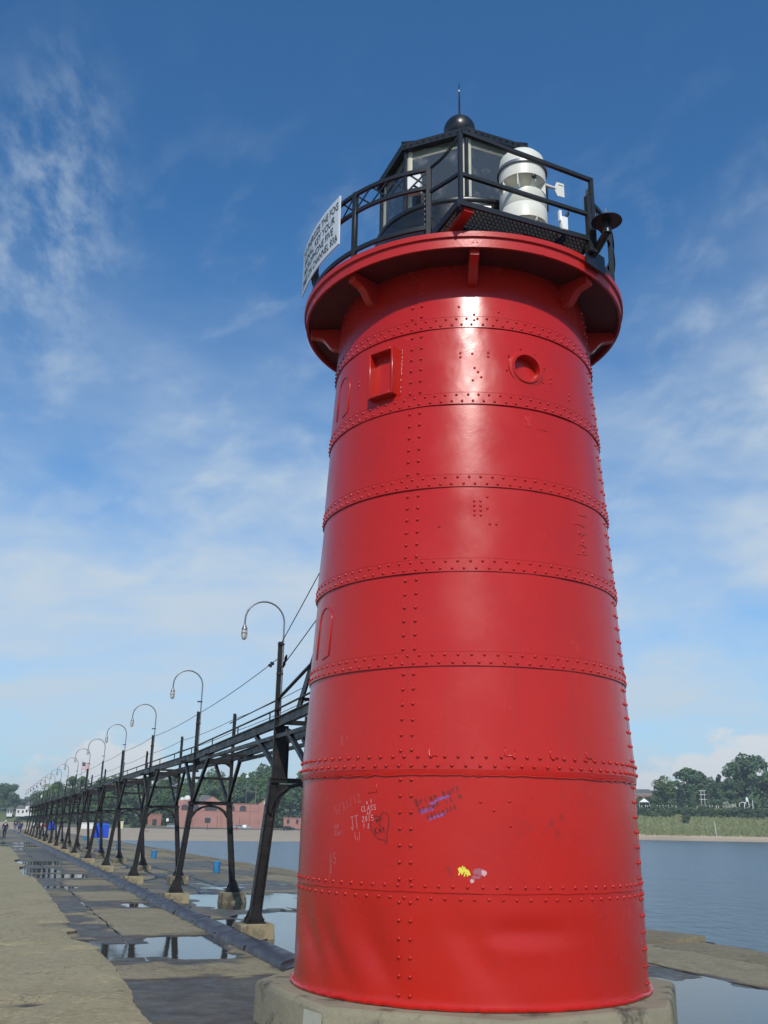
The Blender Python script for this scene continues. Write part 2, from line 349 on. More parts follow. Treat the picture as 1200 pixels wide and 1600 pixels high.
# ================================================================== SETTING: water, pier, far shore
WATER_Z = -1.6
g = MB(); g.quad((-1150, -1150, WATER_Z), (1150, -1150, WATER_Z), (1150, 1150, WATER_Z), (-1150, 1150, WATER_Z))
g.build('lake_water', M['lake'], kind='structure')

def sheet(bs, as_, H, name, skirt=.06):
    "grid of pier surface; bs(u, a) gives b at u in 0..1"
    V = []; nu = len(bs); na = len(as_)
    U, A = np.meshgrid(np.asarray(bs, float), np.asarray(as_, float)); return U, A
def slab_obj(name, B, A, H, mat, parent, skirt=.07):
    "B, A, H (n,m) arrays -> one slab with its sides"
    n, m = B.shape
    X = BV.x*B+AV.x*A; Y = BV.y*B+AV.y*A
    V = np.stack([X, Y, H], -1).reshape(-1, 3); idx = np.arange(n*m).reshape(n, m)
    F = np.stack([idx[:-1, :-1], idx[:-1, 1:], idx[1:, 1:], idx[1:, :-1]], -1).reshape(-1, 4)
    ring = np.concatenate([idx[0, :-1], idx[:-1, -1], idx[-1, :0:-1], idx[:0:-1, 0]])
    low = V[ring].copy(); low[:, 2] = V[ring][:, 2]-skirt
    k = len(V); j = np.arange(len(ring)); jn = (j+1) % len(ring)
    F2 = np.stack([ring[jn], ring[j], k+j, k+jn], -1)
    me = np_mesh(name, np.concatenate([V, low]), np.concatenate([F, F2]), False)
    sm = np.zeros(len(me.polygons), bool); sm[:len(F)] = True; me.polygons.foreach_set('use_smooth', sm); me.set_sharp_from_angle(angle=R(50))
    return mobj(name, me, M[mat], parent)

pier = empty('pier'); tag(pier, kind='structure')
core = MB()
for (b0, b1, a0, a1, z) in ((-12, -3.1, -14, 97.5, -.06), (-3.1, 6.9, -14, 206, -.06)):
    pts = [W(b0, a0), W(b1, a0), W(b1, a1), W(b0, a1)]
    core.add([p+Vector((0, 0, z)) for p in pts]+[p+Vector((0, 0, -4)) for p in pts], [(0,1,2,3),(0,4,5,1),(1,5,6,2),(2,6,7,3),(3,7,4,0)])
core.build('pier_core', M['plinth'], pier)
wt = MB()
wt.quad(W(-11.9, -13.9, 0), W(6.85, -13.9, 0), W(6.85, 97.4, 0), W(-11.9, 97.4, 0))
wt.build('puddle_water', M['puddle'], kind='structure')

def walk_edge(a):
    a = np.asarray(a, float)
    e = -3.08 + (fbm(a*.9, a*0+3, 5)-.5)*.10 + (vn(a*9, a*0, 8)-.5)*.022
    e = e - .20*sstep(a, 6.9, 7.6)*(1-sstep(a, 8.6, 8.9)) + .10*sstep(a, 1.2, 3.5)*(1-sstep(a, 6.4, 6.9))
    e = e - .30*sstep(a, 26, 28)*(1-sstep(a, 33, 35)) - .3*sstep(a, 36.5, 38)*(1-sstep(a, 41, 42.5))
    return e
# raised walkway on the left, cast in lengths
ja = [-13.8, -9.0, -4.1, .86, 5.9, 12.2, 18.5, 25.0, 31.5, 38.0, 44.5, 51.0, 58.0, 66.0]
for i in range(len(ja)-1):
    a0, a1 = ja[i]+.006, ja[i+1]-.006; st = .1 if a1 < 20 else .3
    aa = np.linspace(a0, a1, int((a1-a0)/st)+2)
    for (bl, br) in ((-11.9, -8.2), (-8.18, None)):
        nb = 14 if br else int(5.2/st)+2
        U = np.linspace(0, 1, nb); U = 1-(1-U)**1.0
        Bm = np.zeros((len(aa), nb)); e = walk_edge(aa) if br is None else np.full(len(aa), br)
        Bm[:] = bl+(e-bl)[:, None]*U[None, :]
        Am = np.repeat(aa[:, None], nb, 1)
        Hm = .082+(fbm(Bm*.5, Am*.35, 11)-.5)*.03+(fbm(Bm*3, Am*3, 12)-.5)*.008
        Hm -= .05*sstep(fbm(Bm*.9+4, Am*1.2, 15), .66, .76)*sstep(Bm, -6.5, -5.0)*.7
        for (pb, pa, rb, ra, d) in ((-4.55, 1.75, .55, .22, .05), (-3.8, .1, .8, .35, .04), (-4.7, 4.6, .30, .10, .03), (-4.2, 6.9, .5, .16, .04), (-4.0, 5.7, .25, .06, .03), (-3.35, 2.9, .22, .5, .03)):
            Hm -= d*np.exp(-(((Bm-pb)/rb)**2+((Am-pa)/ra)**2)*(1+.8*(fbm(Bm*6, Am*6, 3)-.5)))
        if br is None: Hm[:, -1] -= .022; Hm[:, -2] -= .004
        slab_obj('walkway_slab', Bm, Am, Hm, 'walk', pier, .14)

def patch(B, A, b0, b1, a0, a1, s=.22):
    w1 = (fbm(B*1.3, A*1.3, 21)-.5)*.7; w2 = (fbm(B*1.3+9, A*1.3, 22)-.5)*.9
    b = B+w1; a = A+w2
    return sstep(b, b0-s, b0+s)*(1-sstep(b, b1-s, b1+s))*sstep(a, a0-s, a0+s)*(1-sstep(a, a1-s, a1+s))
def ground(B, A):
    h = .015+.005*sstep(B, -.7, -.3)+(fbm(B*.38, A*.42, 31, 5)-.5)*.050+(fbm(B*2.3, A*1.6, 32)-.5)*.016
    def put(val, *p, s=.22):
        nonlocal h; k = patch(B, A, *p, s=s); h = h*(1-k)+val*k
    micro = (fbm(B*1.6, A*1.1, 33)-.5)*.012
    put(.0085+micro*.5, -3.3, -.7, -6, 3.4); put(.031+micro*.5, -3.0, -.95, 3.5, 4.9, s=.14); put(.010+micro*.6, -2.3, -1.2, 4.5, 4.95)
    put(-.035, -3.5, -1.05, 5.25, 8.05, s=.13); put(.0095+micro, -3.0, -1.9, 4.95, 5.5, s=.1); put(.010+micro, -2.9, -2.15, 7.1, 8.4, s=.12)
    put(.031+micro, -2.38, -.85, 8.5, 10.7, s=.10); put(.030+micro, -2.35, -.85, 11.1, 13.4, s=.10); put(.0085+micro, -3.2, -2.5, 8.3, 14.6, s=.10)
    put(.028, -2.95, -2.5, 10.3, 10.75, s=.06); put(.028, -2.95, -2.5, 12.3, 12.9, s=.06); put(-.02, -1.5, -.85, 14.0, 15.4, s=.15)
    put(.008+micro, -3.2, -1.6, 14.2, 16, s=.2); put(.028+micro, -2.25, -.85, 16.2, 19.2, s=.2); put(.027+micro, -2.4, -.85, 22, 25, s=.3)
    put(-.03, -3.6, -1.3, 26.5, 29, s=.3); put(-.03, -3.6, -2.0, 30, 33.5, s=.3); put(-.03, -3.4, -1.6, 37, 41, s=.3)
    put(-.02, -9, -.5, 67.5, 72, s=.6); put(-.012, -8, -1, 76, 84, s=.8)
    # right of the steel curb
    put(-.03, -.3, 1.1, 5.2, 9.9, s=.3); put(-.016+micro*1.9, .2, 5.0, 3.0, 12.2, s=.6); put(-.008+micro*2.2, .2, 4.2, 13.0, 18.2, s=.6)
    put(-.03, -.7, .1, 8.7, 11.0, s=.15); put(.004+micro*2, .5, 4.8, 19.5, 24, s=.8)
    put(-.03, 1.6, 4.25, -6, 2.2, s=.25); put(.008+micro, 3.6, 4.5, 1.7, 4.3, s=.25); put(.036+micro*1.5, 4.5, 7.5, -8, 7.5, s=.12)
    return h
def far_rows(a0, a1, lo, hi):
    r = [a0]
    while r[-1] < a1: r.append(r[-1]+random.uniform(lo, hi))
    return r
def strip(b0, b1, rows, seed, breaks=None):
    for i in range(len(rows)-1):
        a0, a1 = rows[i], rows[i+1]; near = a1 < 16
        st = .055 if near else (.13 if a1 < 34 else .32)
        na = max(4, int((a1-a0)/st)); nb = max(4, int((b1-b0)/st))
        u = np.linspace(0, 1, nb); v = np.linspace(0, 1, na)
        A = np.repeat((a0+(a1-a0)*v)[:, None], nb, 1); B = np.repeat((b0+(b1-b0)*u)[None, :], na, 0)
        # ragged broken edges
        gap = .012
        A = A + (1-v)[:, None]*(gap+(vn(B*3.1, B*0+i, seed)-.5)*.05) - v[:, None]*(gap-(vn(B*3.1, B*0+i+1, seed)-.5)*.05)
        B = B + (1-u)[None, :]*(gap+(vn(A*2.7, A*0+b0*7, seed+3)-.5)*.05) - u[None, :]*(gap-(vn(A*2.7, A*0+b1*7, seed+3)-.5)*.05)
        H = ground(B, A) + (random.random()-.5)*.006*(0 if near and b1 < 0 else 1) + (u[None, :]-.5)*random.uniform(-.004, .004)
        H[0] -= .006; H[-1] -= .006; H[:, 0] -= .006; H[:, -1] -= .006
        slab_obj('deck_slab', B, A, H, 'slab', pier, .06)
rows_a = [5.15, 8.15, 10.9, 13.7, 15.9, 19.4, 22, 25.2]
strip(-3.25, -.80, [-6, -1.2, 3.40, 5.15], 41)
strip(-3.25, -2.42, [5.15, 7.0, 8.15, 9.4, 10.9, 12.2, 13.7, 15.9, 17.6, 19.4, 22, 25.2]+far_rows(27.5, 66, 1.8, 3.2)[:], 40)
strip(-2.41, -.80, rows_a+far_rows(27.5, 66, 2.0, 3.4), 43)
strip(-.62, 1.9, far_rows(-6, 66, 2.6, 3.9), 46)
strip(1.92, 4.4, far_rows(-6.6, 66, 2.9, 4.4), 49)
strip(4.42, 6.9, far_rows(-7.5, 66, 3.0, 4.6), 52)
fs = MB()
for (b0, b1, r0, r1) in ((-3.2, -.8, 69, 206), (-.62, 6.9, 69, 206), (-11.9, -3.25, 66.1, 97.4)):
    nb = 14; aa = np.arange(r0-2.5, r1, .9); uu = np.linspace(b0, b1, nb)
    B, A = np.meshgrid(uu, aa); H = ground(B, A)+.002
    slab_obj('deck_slab', B, A, H, 'slab', pier, .06)

# steel curb running along the pier, length by length
curb = empty('steel_curb', W(-.72, 3.4, 0), -PA, 'long dark sheet steel curb running along the wet pier deck from the lighthouse plinth', 'curb')
prof = [(-.20, -.02), (-.185, .085), (-.15, .115), (.05, .165), (.13, .15), (.16, -.02)]
def curb_piece(L, k):
    q = MB()
    q.prism([(x, z) for x, z in prof], L-.012, (0, .006, 0), (1, 0, 0), (0, 0, 1), (0, 1, 0))
    q.box((-.02, L-.03, .128), (.36, .055, .02), Matrix.Rotation(-.24, 3, 'Y'))
    return q.mesh('steel_plate')
cme = curb_piece(2.05, 0); y = 0.35; i = 0
while y < 62:
    o = mobj('steel_plate', cme, M['steel'], curb, (random.uniform(-.012, .012), y, random.uniform(-.008, .006)), random.uniform(-.006, .006)); y += 2.05; i += 1
q = MB(); q.prism(prof, 195-y, (0, y, 0), (1, 0, 0), (0, 0, 1), (0, 1, 0)); q.build('steel_plate', M['steel'], curb)
q = MB(); q.prism([(-.20, -.02), (-.19, .08), (.42, .24), (.52, .20), (.55, -.02)], .34, (0, 0, 0), (1, 0, 0), (0, 0, 1), (0, 1, 0)); q.build('end_plate', M['steel'], curb)

# sheet piling and its broken capping along the right edge
q = MB(); a = -13.0; path = []
while a < 206:
    st = .42 if a < 80 else 1.2
    for db, da in ((0, .3), (.16, .14), (.16, .3), (0, .14)):
        path.append((6.92+db, a)); a += da*(st/.42)
vs = []; 
for b, a in path: vs += [W(b, a, -4), W(b, a, .03), W(b+.035, a, .03), W(b+.035, a, -4)]
fcs = []
for i in range(len(path)-1):
    for k in range(3): fcs.append((i*4+k, i*4+k+1, i*4+4+k+1, i*4+4+k))
q.add(vs, fcs, False); q.build('sheet_piling', M['steel'], pier)
a = -7.5
while a < 60:                                              # broken capping slabs along the right edge
    L = random.uniform(2.4, 4.6); st = .07 if a < 12 else .2
    aa = np.linspace(a+.03, a+L-.03, int(L/st)+2); uu = np.linspace(0, 1, int(1.2/st)+3)
    A = np.repeat(aa[:, None], len(uu), 1); b1 = 6.95+random.uniform(-.25, .12)+(fbm(aa*1.4, aa*0+5, 77)-.5)*.22
    B = 5.75+(fbm(aa*1.1, aa*0, 78)-.5)[:, None]*.5*(1-uu)[None, :]+(b1-5.75)[:, None]*uu[None, :]
    Hh = .045+random.uniform(.0, .05)*uu[None, :]+((.055 if a < 9 else .02)*np.linspace(1, 0, len(aa))**2)[:, None]*sstep(uu, .3, 1)[None, :]+(fbm(B*1.5, A*1.5, 79)-.5)*.05-.03*(1-sstep(uu, 0, .12))[None, :]
    slab_obj('capping_slab', B, A, Hh, 'cap', pier, .3); a += L+random.uniform(.0, .35)

# ------------------------------------------------------------------ far shore terrain
AZK = [-75, -32, -25.95, -25.55, -20.7, -17, -9, -6, -3, 5, 9, 16, 24, 75]
DSK = [640, 640, 640, 206, 204, 203, 216, 250, 330, 395, 403, 405, 412, 560]
def DS(az): return np.interp(az, AZK, DSK)
PM = ([-80, -2, 0, 8, 60, 150, 185, 230, 270, 330, 450, 900], [-5, -1.75, -1.6, -1.2, -.8, -.5, .2, 1.6, 8.2, 13, 18, 25])
PR = ([-80, -2, 0, 4, 7, 14, 25, 36, 50, 100, 900], [-5, -1.75, -1.6, -.6, 1.0, 3, 6.6, 7.2, 11.6, 12, 25])
PL = ([-80, -2, 0, 6, 12, 25, 60, 200, 900], [-5, -1.75, -1.6, -.5, 1.6, 5.4, 8, 14, 30])
def wB(az): return sstep(az, -26.0, -25.5)*(1-sstep(az, -23.6, -22.6))
def wL(az): return 1-sstep(az, -26.0, -25.5)
def wR(az): return sstep(az, -6, -2)
def zprof(az, t):
    l, r, b = wL(az), wR(az), wB(az); far_ = np.interp(t+DS(az)-640, *PL)
    return l*far_+r*np.interp(t, *PR)+b*np.maximum(far_, np.interp(t, [-80, -2, 0, 8, 60, 500], [-5, -1.75, -1.6, -1.2, -.9, -.5]))+(1-l-r-b)*np.interp(t, *PM)
def TB(az): return (wL(az)+wB(az))*(649-DS(az))+wR(az)*6.5+(1-wL(az)-wR(az)-wB(az))*166
def ground_z(az, d):
    az = np.float64(az); return float(zprof(az, d-DS(az)))
AZS = np.concatenate([np.arange(-75, -30, 3), np.arange(-30, -26, .2), np.arange(-26, -25.4, .03), np.arange(-25.4, 22, .2), np.arange(22, 76, 3)])
def polar_sheet(name, mat, tfun, n, rough, lift=0.0, azs=AZS):
    s = np.linspace(0, 1, n); A = np.repeat(azs[:, None], n, 1); T = np.stack([tfun(a, s) for a in azs])
    D = DS(A)+T
    Z = zprof(A, T)+lift+(fbm(A*4, D*.12, 61, 5)-.5)*rough*sstep(T, 2, 12)
    X = CAM.x+D*np.sin(np.radians(A)); Y = CAM.y+D*np.cos(np.radians(A))
    V = np.stack([X, Y, Z], -1).reshape(-1, 3); idx = np.arange(A.size).reshape(A.shape)
    F = np.stack([idx[:-1, :-1], idx[:-1, 1:], idx[1:, 1:], idx[1:, :-1]], -1).reshape(-1, 4)[:, ::-1]
    return mobj(name, np_mesh(name, V, F, True), M[mat], kind='structure')
polar_sheet('beach', 'sand', lambda a, s: np.concatenate([[-60, -10, -2], TB(a)*s[3:]**1.0]), 40, .25)
az_l = AZS[AZS <= -4]; az_r = AZS[AZS >= -4.2]
polar_sheet('hillside', 'grass', lambda a, s: TB(a)+(340-min(TB(a), 166))*s**2, 60, .8, 0, az_l)
polar_sheet('dune_slope', 'dune', lambda a, s: TB(a)+(48-TB(a))*s, 30, 1.1, 0, az_r)
polar_sheet('hilltop', 'grass', lambda a, s: 48+290*s**2, 40, .8, 0, az_r)
polar_sheet('road', 'asphalt', lambda a, s: 167+s*17, 4, 0.0, .12, AZS[(AZS > -24) & (AZS < -7)])
# tufts of dune grass
V = []; F = []
for _ in range(5200):
    az = rng.uniform(7.5, 19); t = 5.5+30*rng.random()**1.6; d = float(DS(az))+t; p = PD(az, d, float(zprof(np.float64(az), np.float64(t))))
    hh = rng.uniform(.5, 1.15)
    for k in range(3):
        th = rng.uniform(0, 6.28); wv = rng.uniform(.15, .35); ln = rng.uniform(-.35, .35); o = len(V)
        V += [(p.x-math.cos(th)*wv, p.y-math.sin(th)*wv, p.z-.2), (p.x+math.cos(th)*wv, p.y+math.sin(th)*wv, p.z-.2), (p.x+ln+math.sin(th)*.3, p.y+math.cos(th)*.3, p.z+hh)]
        F.append((o, o+1, o+2))
mobj('dune_grass', np_mesh('dune_grass', V, F), M['tuft'], kind='stuff')
# ================================================================== LIGHTHOUSE
PL_Z = .37
def rT(z): return float(np.interp(z, [.3, .42, 2.337, 6.944, 7.9], [1.80, 1.768, 1.758, 1.545, 1.50]))
plinth = MB(); pv = [CY(a, 2.15, 0) for a in range(-80, 280, 45)]; pvt = [CY(a, 2.12, 0) for a in range(-80, 280, 45)]
lo = [p+Vector((0, 0, -.3)) for p in pv]; md = [p+Vector((0, 0, PL_Z-.05)) for p in pv]; hi = [p+Vector((0, 0, PL_Z)) for p in pvt]
plinth.add(lo+md+hi, [tuple(range(16, 24))]+[(j*8+i, j*8+(i+1) % 8, j*8+8+(i+1) % 8, j*8+8+i) for j in (0, 1) for i in range(8)])
po = plinth.build('concrete_plinth', M['plinth'], bevel=.015, label='stained octagonal concrete plinth under the red lighthouse, with a white paint patch on one side', cat='plinth')
q = MB()                                                   # white paint patch on the plinth's side
d0, d1 = pv[0], pv[1]; ed = (d1-d0).normalized(); nr = Vector((ed.y, -ed.x, 0)); L = (d1-d0).length
pp = [(L-.42, .09), (L-.40, .30), (L-.02, .315), (L-.07, .16), (L-.10, .02), (L-.22, .04), (L-.30, .02)]
q.prism([(x, z) for x, z in pp], .004, d0, ed, (0, 0, 1), nr); q.build('paint_patch', M['cream'], po)

lh = empty('lighthouse', (0, 0, PL_Z), 0, 'tall red riveted steel lighthouse with black lantern room standing on an octagonal plinth', 'lighthouse')
Z0 = PL_Z
def LB(mb, name, mats, parent=None, **k):                  # lighthouse parts are modelled in world coordinates
    o = mb.build(name, mats, parent or lh, **k)
    if parent is None or parent == lh: o.location = (0, 0, -Z0)
    return o
zc = [PL_Z, 1.298, 2.337, 3.283, 4.208, 5.096, 6.026, 6.944, 7.74]
SEAM = -18.2
def dent(a, z):
    g2 = lambda a0, z0, sa, sz, d: d*np.exp(-((a-a0)/sa)**2-((z-z0)/sz)**2)
    w = 6*np.sin(z*4.2)
    s = -g2(-56+w, .88, 6.5, .34, .046)-g2(-44+w*1.1, .80, 4.2, .36, .030)-g2(-27+w*.7, .80, 5.5, .34, .042)+g2(-42, .75, 5, .25, .008)
    s = s-g2(16, .98, 15, .10, .026)-g2(3-(z-.8)*16, .78, 4.5, .26, .030)+g2(14, .86, 10, .09, .008)-g2(38, .8, 9, .3, .012)-g2(-4, 1.75, 8, .10, .006)-g2(28, 1.7, 12, .2, .006)
    return s
def shell_r(a, z, ci):
    a = np.mod(np.asarray(a)+180, 360)-180
    z0, z1 = zc[ci], zc[ci+1]; v = (z-z0)/(z1-z0)
    r = np.interp(z, [.3, .42, 2.337, 6.944, 7.9], [1.80, 1.768, 1.758, 1.545, 1.50])
    if ci > 0 and ci != 1: r = r+.014*(1-v)
    if ci == 0: r = r+dent(a, z)*.75
    r = r+.0025*(1-sstep(np.mod(np.asarray(a)-SEAM, 90), 0, 12))
    r = r+(fbm(a*.05+ci*9, z*1.4, 70+ci)-.5)*.012+(fbm(a*.22, z*4, 90+ci)-.5)*.0028
    return r
for ci in range(8):
    for k in range(4):
        a0 = SEAM+90*k; na, nz = (64, 30) if ci == 0 else (40, 10)
        if k in (1, 2): na = 24
        if ci == 6 and k == 0: na, nz = 150, 44
        aa = np.linspace(a0, a0+90, na); zz = np.linspace(zc[ci], zc[ci+1]+(.0 if ci == 7 else .004), nz)
        A, Zg = np.meshgrid(aa, zz); A[:, -1] -= 1e-4; Rr = shell_r(A, Zg, ci)
        # outer surface, then a lip turned inwards all the way round
        rim = lambda arr: arr
        V = np.stack([Rr*np.sin(np.radians(A)), -Rr*np.cos(np.radians(A)), Zg], -1).reshape(-1, 3)
        idx = np.arange(A.size).reshape(A.shape)
        F = np.stack([idx[:-1, :-1], idx[:-1, 1:], idx[1:, 1:], idx[1:, :-1]], -1).reshape(-1, 4)
        if ci == 6 and k == 0:                              # opening for the porthole
            ctr = V[F].mean(1); pc = np.array(CY(25.7, 1.566, 6.50)); F = F[np.linalg.norm(ctr-pc, axis=1) > .170]
        ring = np.concatenate([idx[0, :-1], idx[:-1, -1], idx[-1, :0:-1], idx[:0:-1, 0]])
        inn = V[ring].copy(); sc = 1-.03/np.hypot(inn[:, 0], inn[:, 1]); inn[:, :2] *= sc[:, None]
        j = np.arange(len(ring)); jn = (j+1) % len(ring); kk = len(V)
        F2 = np.stack([ring[jn], ring[j], kk+j, kk+jn], -1)
        me = np_mesh('steel_plate', np.concatenate([V, inn]), np.concatenate([F, F2]), True)
        sm = np.ones(len(me.polygons), bool); sm[len(F):] = False; me.polygons.foreach_set('use_smooth', sm); me.set_sharp_from_angle(angle=R(38))
        mobj('steel_plate', me, M['red'], lh, (0, 0, -Z0))
def sr(a, z):
    ci = max(0, min(7, int(np.searchsorted(zc, z, 'right')-1))); return float(shell_r(np.float64(a), np.float64(z), ci))
def SP(a, z, off=0.0): return CY(a, sr(a, z)+off, z)
# rivets, course by course
for ci in range(8):
    q = MB(180); z0, z1 = zc[ci], zc[ci+1]
    rows = []
    if ci == 1: rows += [(z0+.05, 0), (z0-.05, 1.9)]
    elif ci == 2: rows += [(z0+.035, 0), (z0+.115, 1.9)]
    elif ci > 2: rows += [(z0+.032, 0), (z0+.105, 2.0)]
    n = 88
    for z, ph in rows:
        for i in range(n):
            a = ph+i*360/n+random.uniform(-.25, .25)
            if 100 < a % 360 < 250: continue
            q.dome(SP(a, z, .0 if ci != 2 else .006), CY(a, 1, 0), .0165, .0140, 6 if ci > 3 else 8)
    nv = max(3, round((z1-z0-.22)/.112))
    for k in (0, 1, 3):
        for s in (-1, 1):
            for j in range(nv):
                z = z0+.17+(z1-z0-.24)*j/(nv-1)+random.uniform(-.004, .004)
                if ci < 2: z = z0+.10+(z1-z0-.19)*j/(nv-1)
                a = SEAM+90*k+s*(1.75 if ci < 3 else 2.0)
                q.dome(SP(a, z, .004), CY(a, 1, 0), .0165, .0140, 6 if ci > 3 else 8)
    o = LB(q, 'rivets', M['red']); o['kind'] = 'stuff'
# strap round the waist joint with its ragged lower lip, and the bead of the joint below
q = MB(); q.lathe([(rT(2.30)-.01, 2.285), (rT(2.3)+.010, 2.290), (rT(2.3)+.014, 2.302), (rT(2.36)+.012, 2.395), (rT(2.4)-.01, 2.402)], 96); LB(q, 'joint_strap', M['red'])
q = MB(); q.tube([SP(a, 2.288+random.uniform(-.010, .007), .008) for a in np.arange(-112, 100, 1.7)], .007, 5); q.tube([SP(a, 1.298+random.uniform(-.004, .004), .002) for a in np.arange(-112, 100, 2.2)], .0055, 5)
q.tube([SP(a, zc[0]+.022+random.uniform(-.006, .006), .012) for a in np.arange(-112, 100, 2.0)], .02, 6)
for ci in range(3, 8): q.tube([SP(a, zc[ci]+.135+random.uniform(-.002, .002), .0) for a in np.arange(-112, 100, 3)], .0035, 4)
LB(q, 'weld_bead', M['red'], kind='stuff')
# blanked window on the left
def frame_at(a, z):
    r = sr(a, z); n = CY(a, 1, 0); t = CY(a+90, 1, 0); return CY(a, r, z), n, t
c, n, t = frame_at(-32.2, 6.50); ex, ey = t, Vector((0, 0, 1))
sq = MB(); wd, hh = .34, .56
def fr(x0, x1, y0, y1, d0, d1): 
    sq.prism([(x0, y0), (x1, y0), (x1, y1), (x0, y1)], d1-d0, c+n*d0, ex, ey, n)
fr(-wd/2-.0, -wd/2+.03, -hh/2, hh/2, -.05, .085); fr(wd/2-.03, wd/2, -hh/2, hh/2, -.05, .095)
fr(-wd/2+.035, wd/2-.035, hh/2-.03, hh/2, -.05, .090); fr(-wd/2+.035, wd/2-.035, -hh/2, -hh/2+.035, -.05, .105)
wf = LB(sq, 'window_frame', M['red'], bevel=.006)
sq = MB(); fr(-wd/2+.035, wd/2-.035, -hh/2+.035, hh/2-.03, -.05, -.012); LB(sq, 'window_blank', M['red'])
sq = MB(); fr(wd/2+.001, wd/2+.05, -hh/2-.02, hh/2-.03, -.03, .010); LB(sq, 'window_flange', M['red'])
q = MB()
for z in np.arange(6.24, 6.76, .018):
    if random.random() < .6: q.box(SP(-24.15+random.uniform(-.15, .15), z, .016), (.006, .006, random.uniform(.006, .02)))
LB(q, 'paint_chips', M['g_white'], kind='stuff')
# blanked porthole on the right
c, n, t = frame_at(25.7, 6.50); rotm = Matrix((t, Vector((0, 0, 1)), n)).transposed()
q = MB(); pr = [(.147, -.10), (.147, .012), (.153, .026), (.172, .026), (.178, .014), (.208, .006), (.210, -.03)]
vs = []; fs = []; N = 32
for i, (r, h) in enumerate(pr):
    for k in range(N):
        th = 6.2832*k/N; vs.append(c+rotm @ Vector((r*math.cos(th), r*math.sin(th), h)))
for i in range(len(pr)-1):
    for k in range(N): fs.append((i*N+k, i*N+(k+1) % N, (i+1)*N+(k+1) % N, (i+1)*N+k))
q.add(vs, fs, True); LB(q, 'porthole_ring', M['red'])
q = MB(); q.add([c+rotm @ Vector((.147*math.cos(6.2832*k/N), .147*math.sin(6.2832*k/N), -.075)) for k in range(N)], [tuple(range(N))], False)
for k in range(8): th = 6.2832*(k+.3)/8; q.dome(c+rotm @ Vector((.235*math.cos(th), .235*math.sin(th), -.004)), n, .010, .010)
LB(q, 'porthole_blank', M['red'])
# welded-over openings, old weld marks and odd rivets
q = MB(180)
def arch(ac, z0, z1, ha):
    pts = [SP(ac-ha, z0), SP(ac-ha, z1-.16)]+[SP(ac-ha*math.cos(math.pi*k/8), z1-.16+.16*math.sin(math.pi*k/8)) for k in range(1, 8)]+[SP(ac+ha, z1-.16), SP(ac+ha, z0), SP(ac+ha*.2, z0-.02)]
    q.tube(pts, .011, 5)
arch(-60, 6.26, 6.76, 5.6); arch(-60.5, 3.50, 4.04, 5.6)
for a, w_, h_, L_ in ((-9.8, 2.6, .085, 1), (12.9, 3.0, .08, 2), (27.2, 2.6, .085, 1), (40.5, 2.2, .07, 1)):
    p = [SP(a-w_/2, 2.545), SP(a-w_/2, 2.545-h_), SP(a+w_/2, 2.545-h_-.003)]
    if L_ == 2: p.append(SP(a+w_/2, 2.52))
    q.tube(p, .009, 5)
q.tube([SP(24.5, 5.98), SP(24.6, 5.82), SP(33.5, 5.80)], .006, 4); q.tube([SP(-28.2, 2.25), SP(-28, 2.14), SP(-31, 2.13)], .006, 4)
for (a0, zb) in ((44, 4.62), (42, 4.50)):
    for j in range(4): q.tube([SP(a0+random.uniform(0, 5), zb+j*.11), SP(a0+4+random.uniform(0, 4), zb+j*.11+random.uniform(-.02, .02))], .006, 4)
for a, z in [(3.7, 4.94-.05*i) for i in range(4)]+[(5.9, 4.94-.05*i) for i in range(4)]+[(8.3, 4.99), (8.2, 4.865), (8.9, 4.70), (11.2, 4.70), (-8.4, 4.68), (-.6, 6.63), (-.6, 6.58), (10.2, 6.64), (10.2, 6.59), (4.8, 6.45), (6.1, 6.40), (4.0, 6.62), (4.0, 6.30), (7.3, 6.34), (37, 6.46), (37, 6.40), (47, 6.34), (47, 6.28), (-47, 6.55), (-47, 6.50), (5, 7.03), (5, 7.10), (4, 2.06), (12.5, 2.07), (12.7, 1.86), (7.8, 1.99), (46, 4.75), (47.5, 4.66), (47, 4.55), (-1.0, 7.2), (15, 7.15), (-16, 7.42)]:
    q.dome(SP(a, z, -.002), CY(a, 1, 0), .016, .012, 8)
for _ in range(260):                                       # drips and specks of thick paint
    a = random.gauss(6, 20); z = random.choice((random.uniform(1.3, 2.25), random.uniform(1.3, 2.25), random.uniform(2.4, 7.0)))
    q.dome(SP(a, z, -.001), CY(a, 1, 0), random.uniform(.003, .006), random.uniform(.003, .005), 5)
LB(q, 'weld_mark', M['red'], kind='stuff')

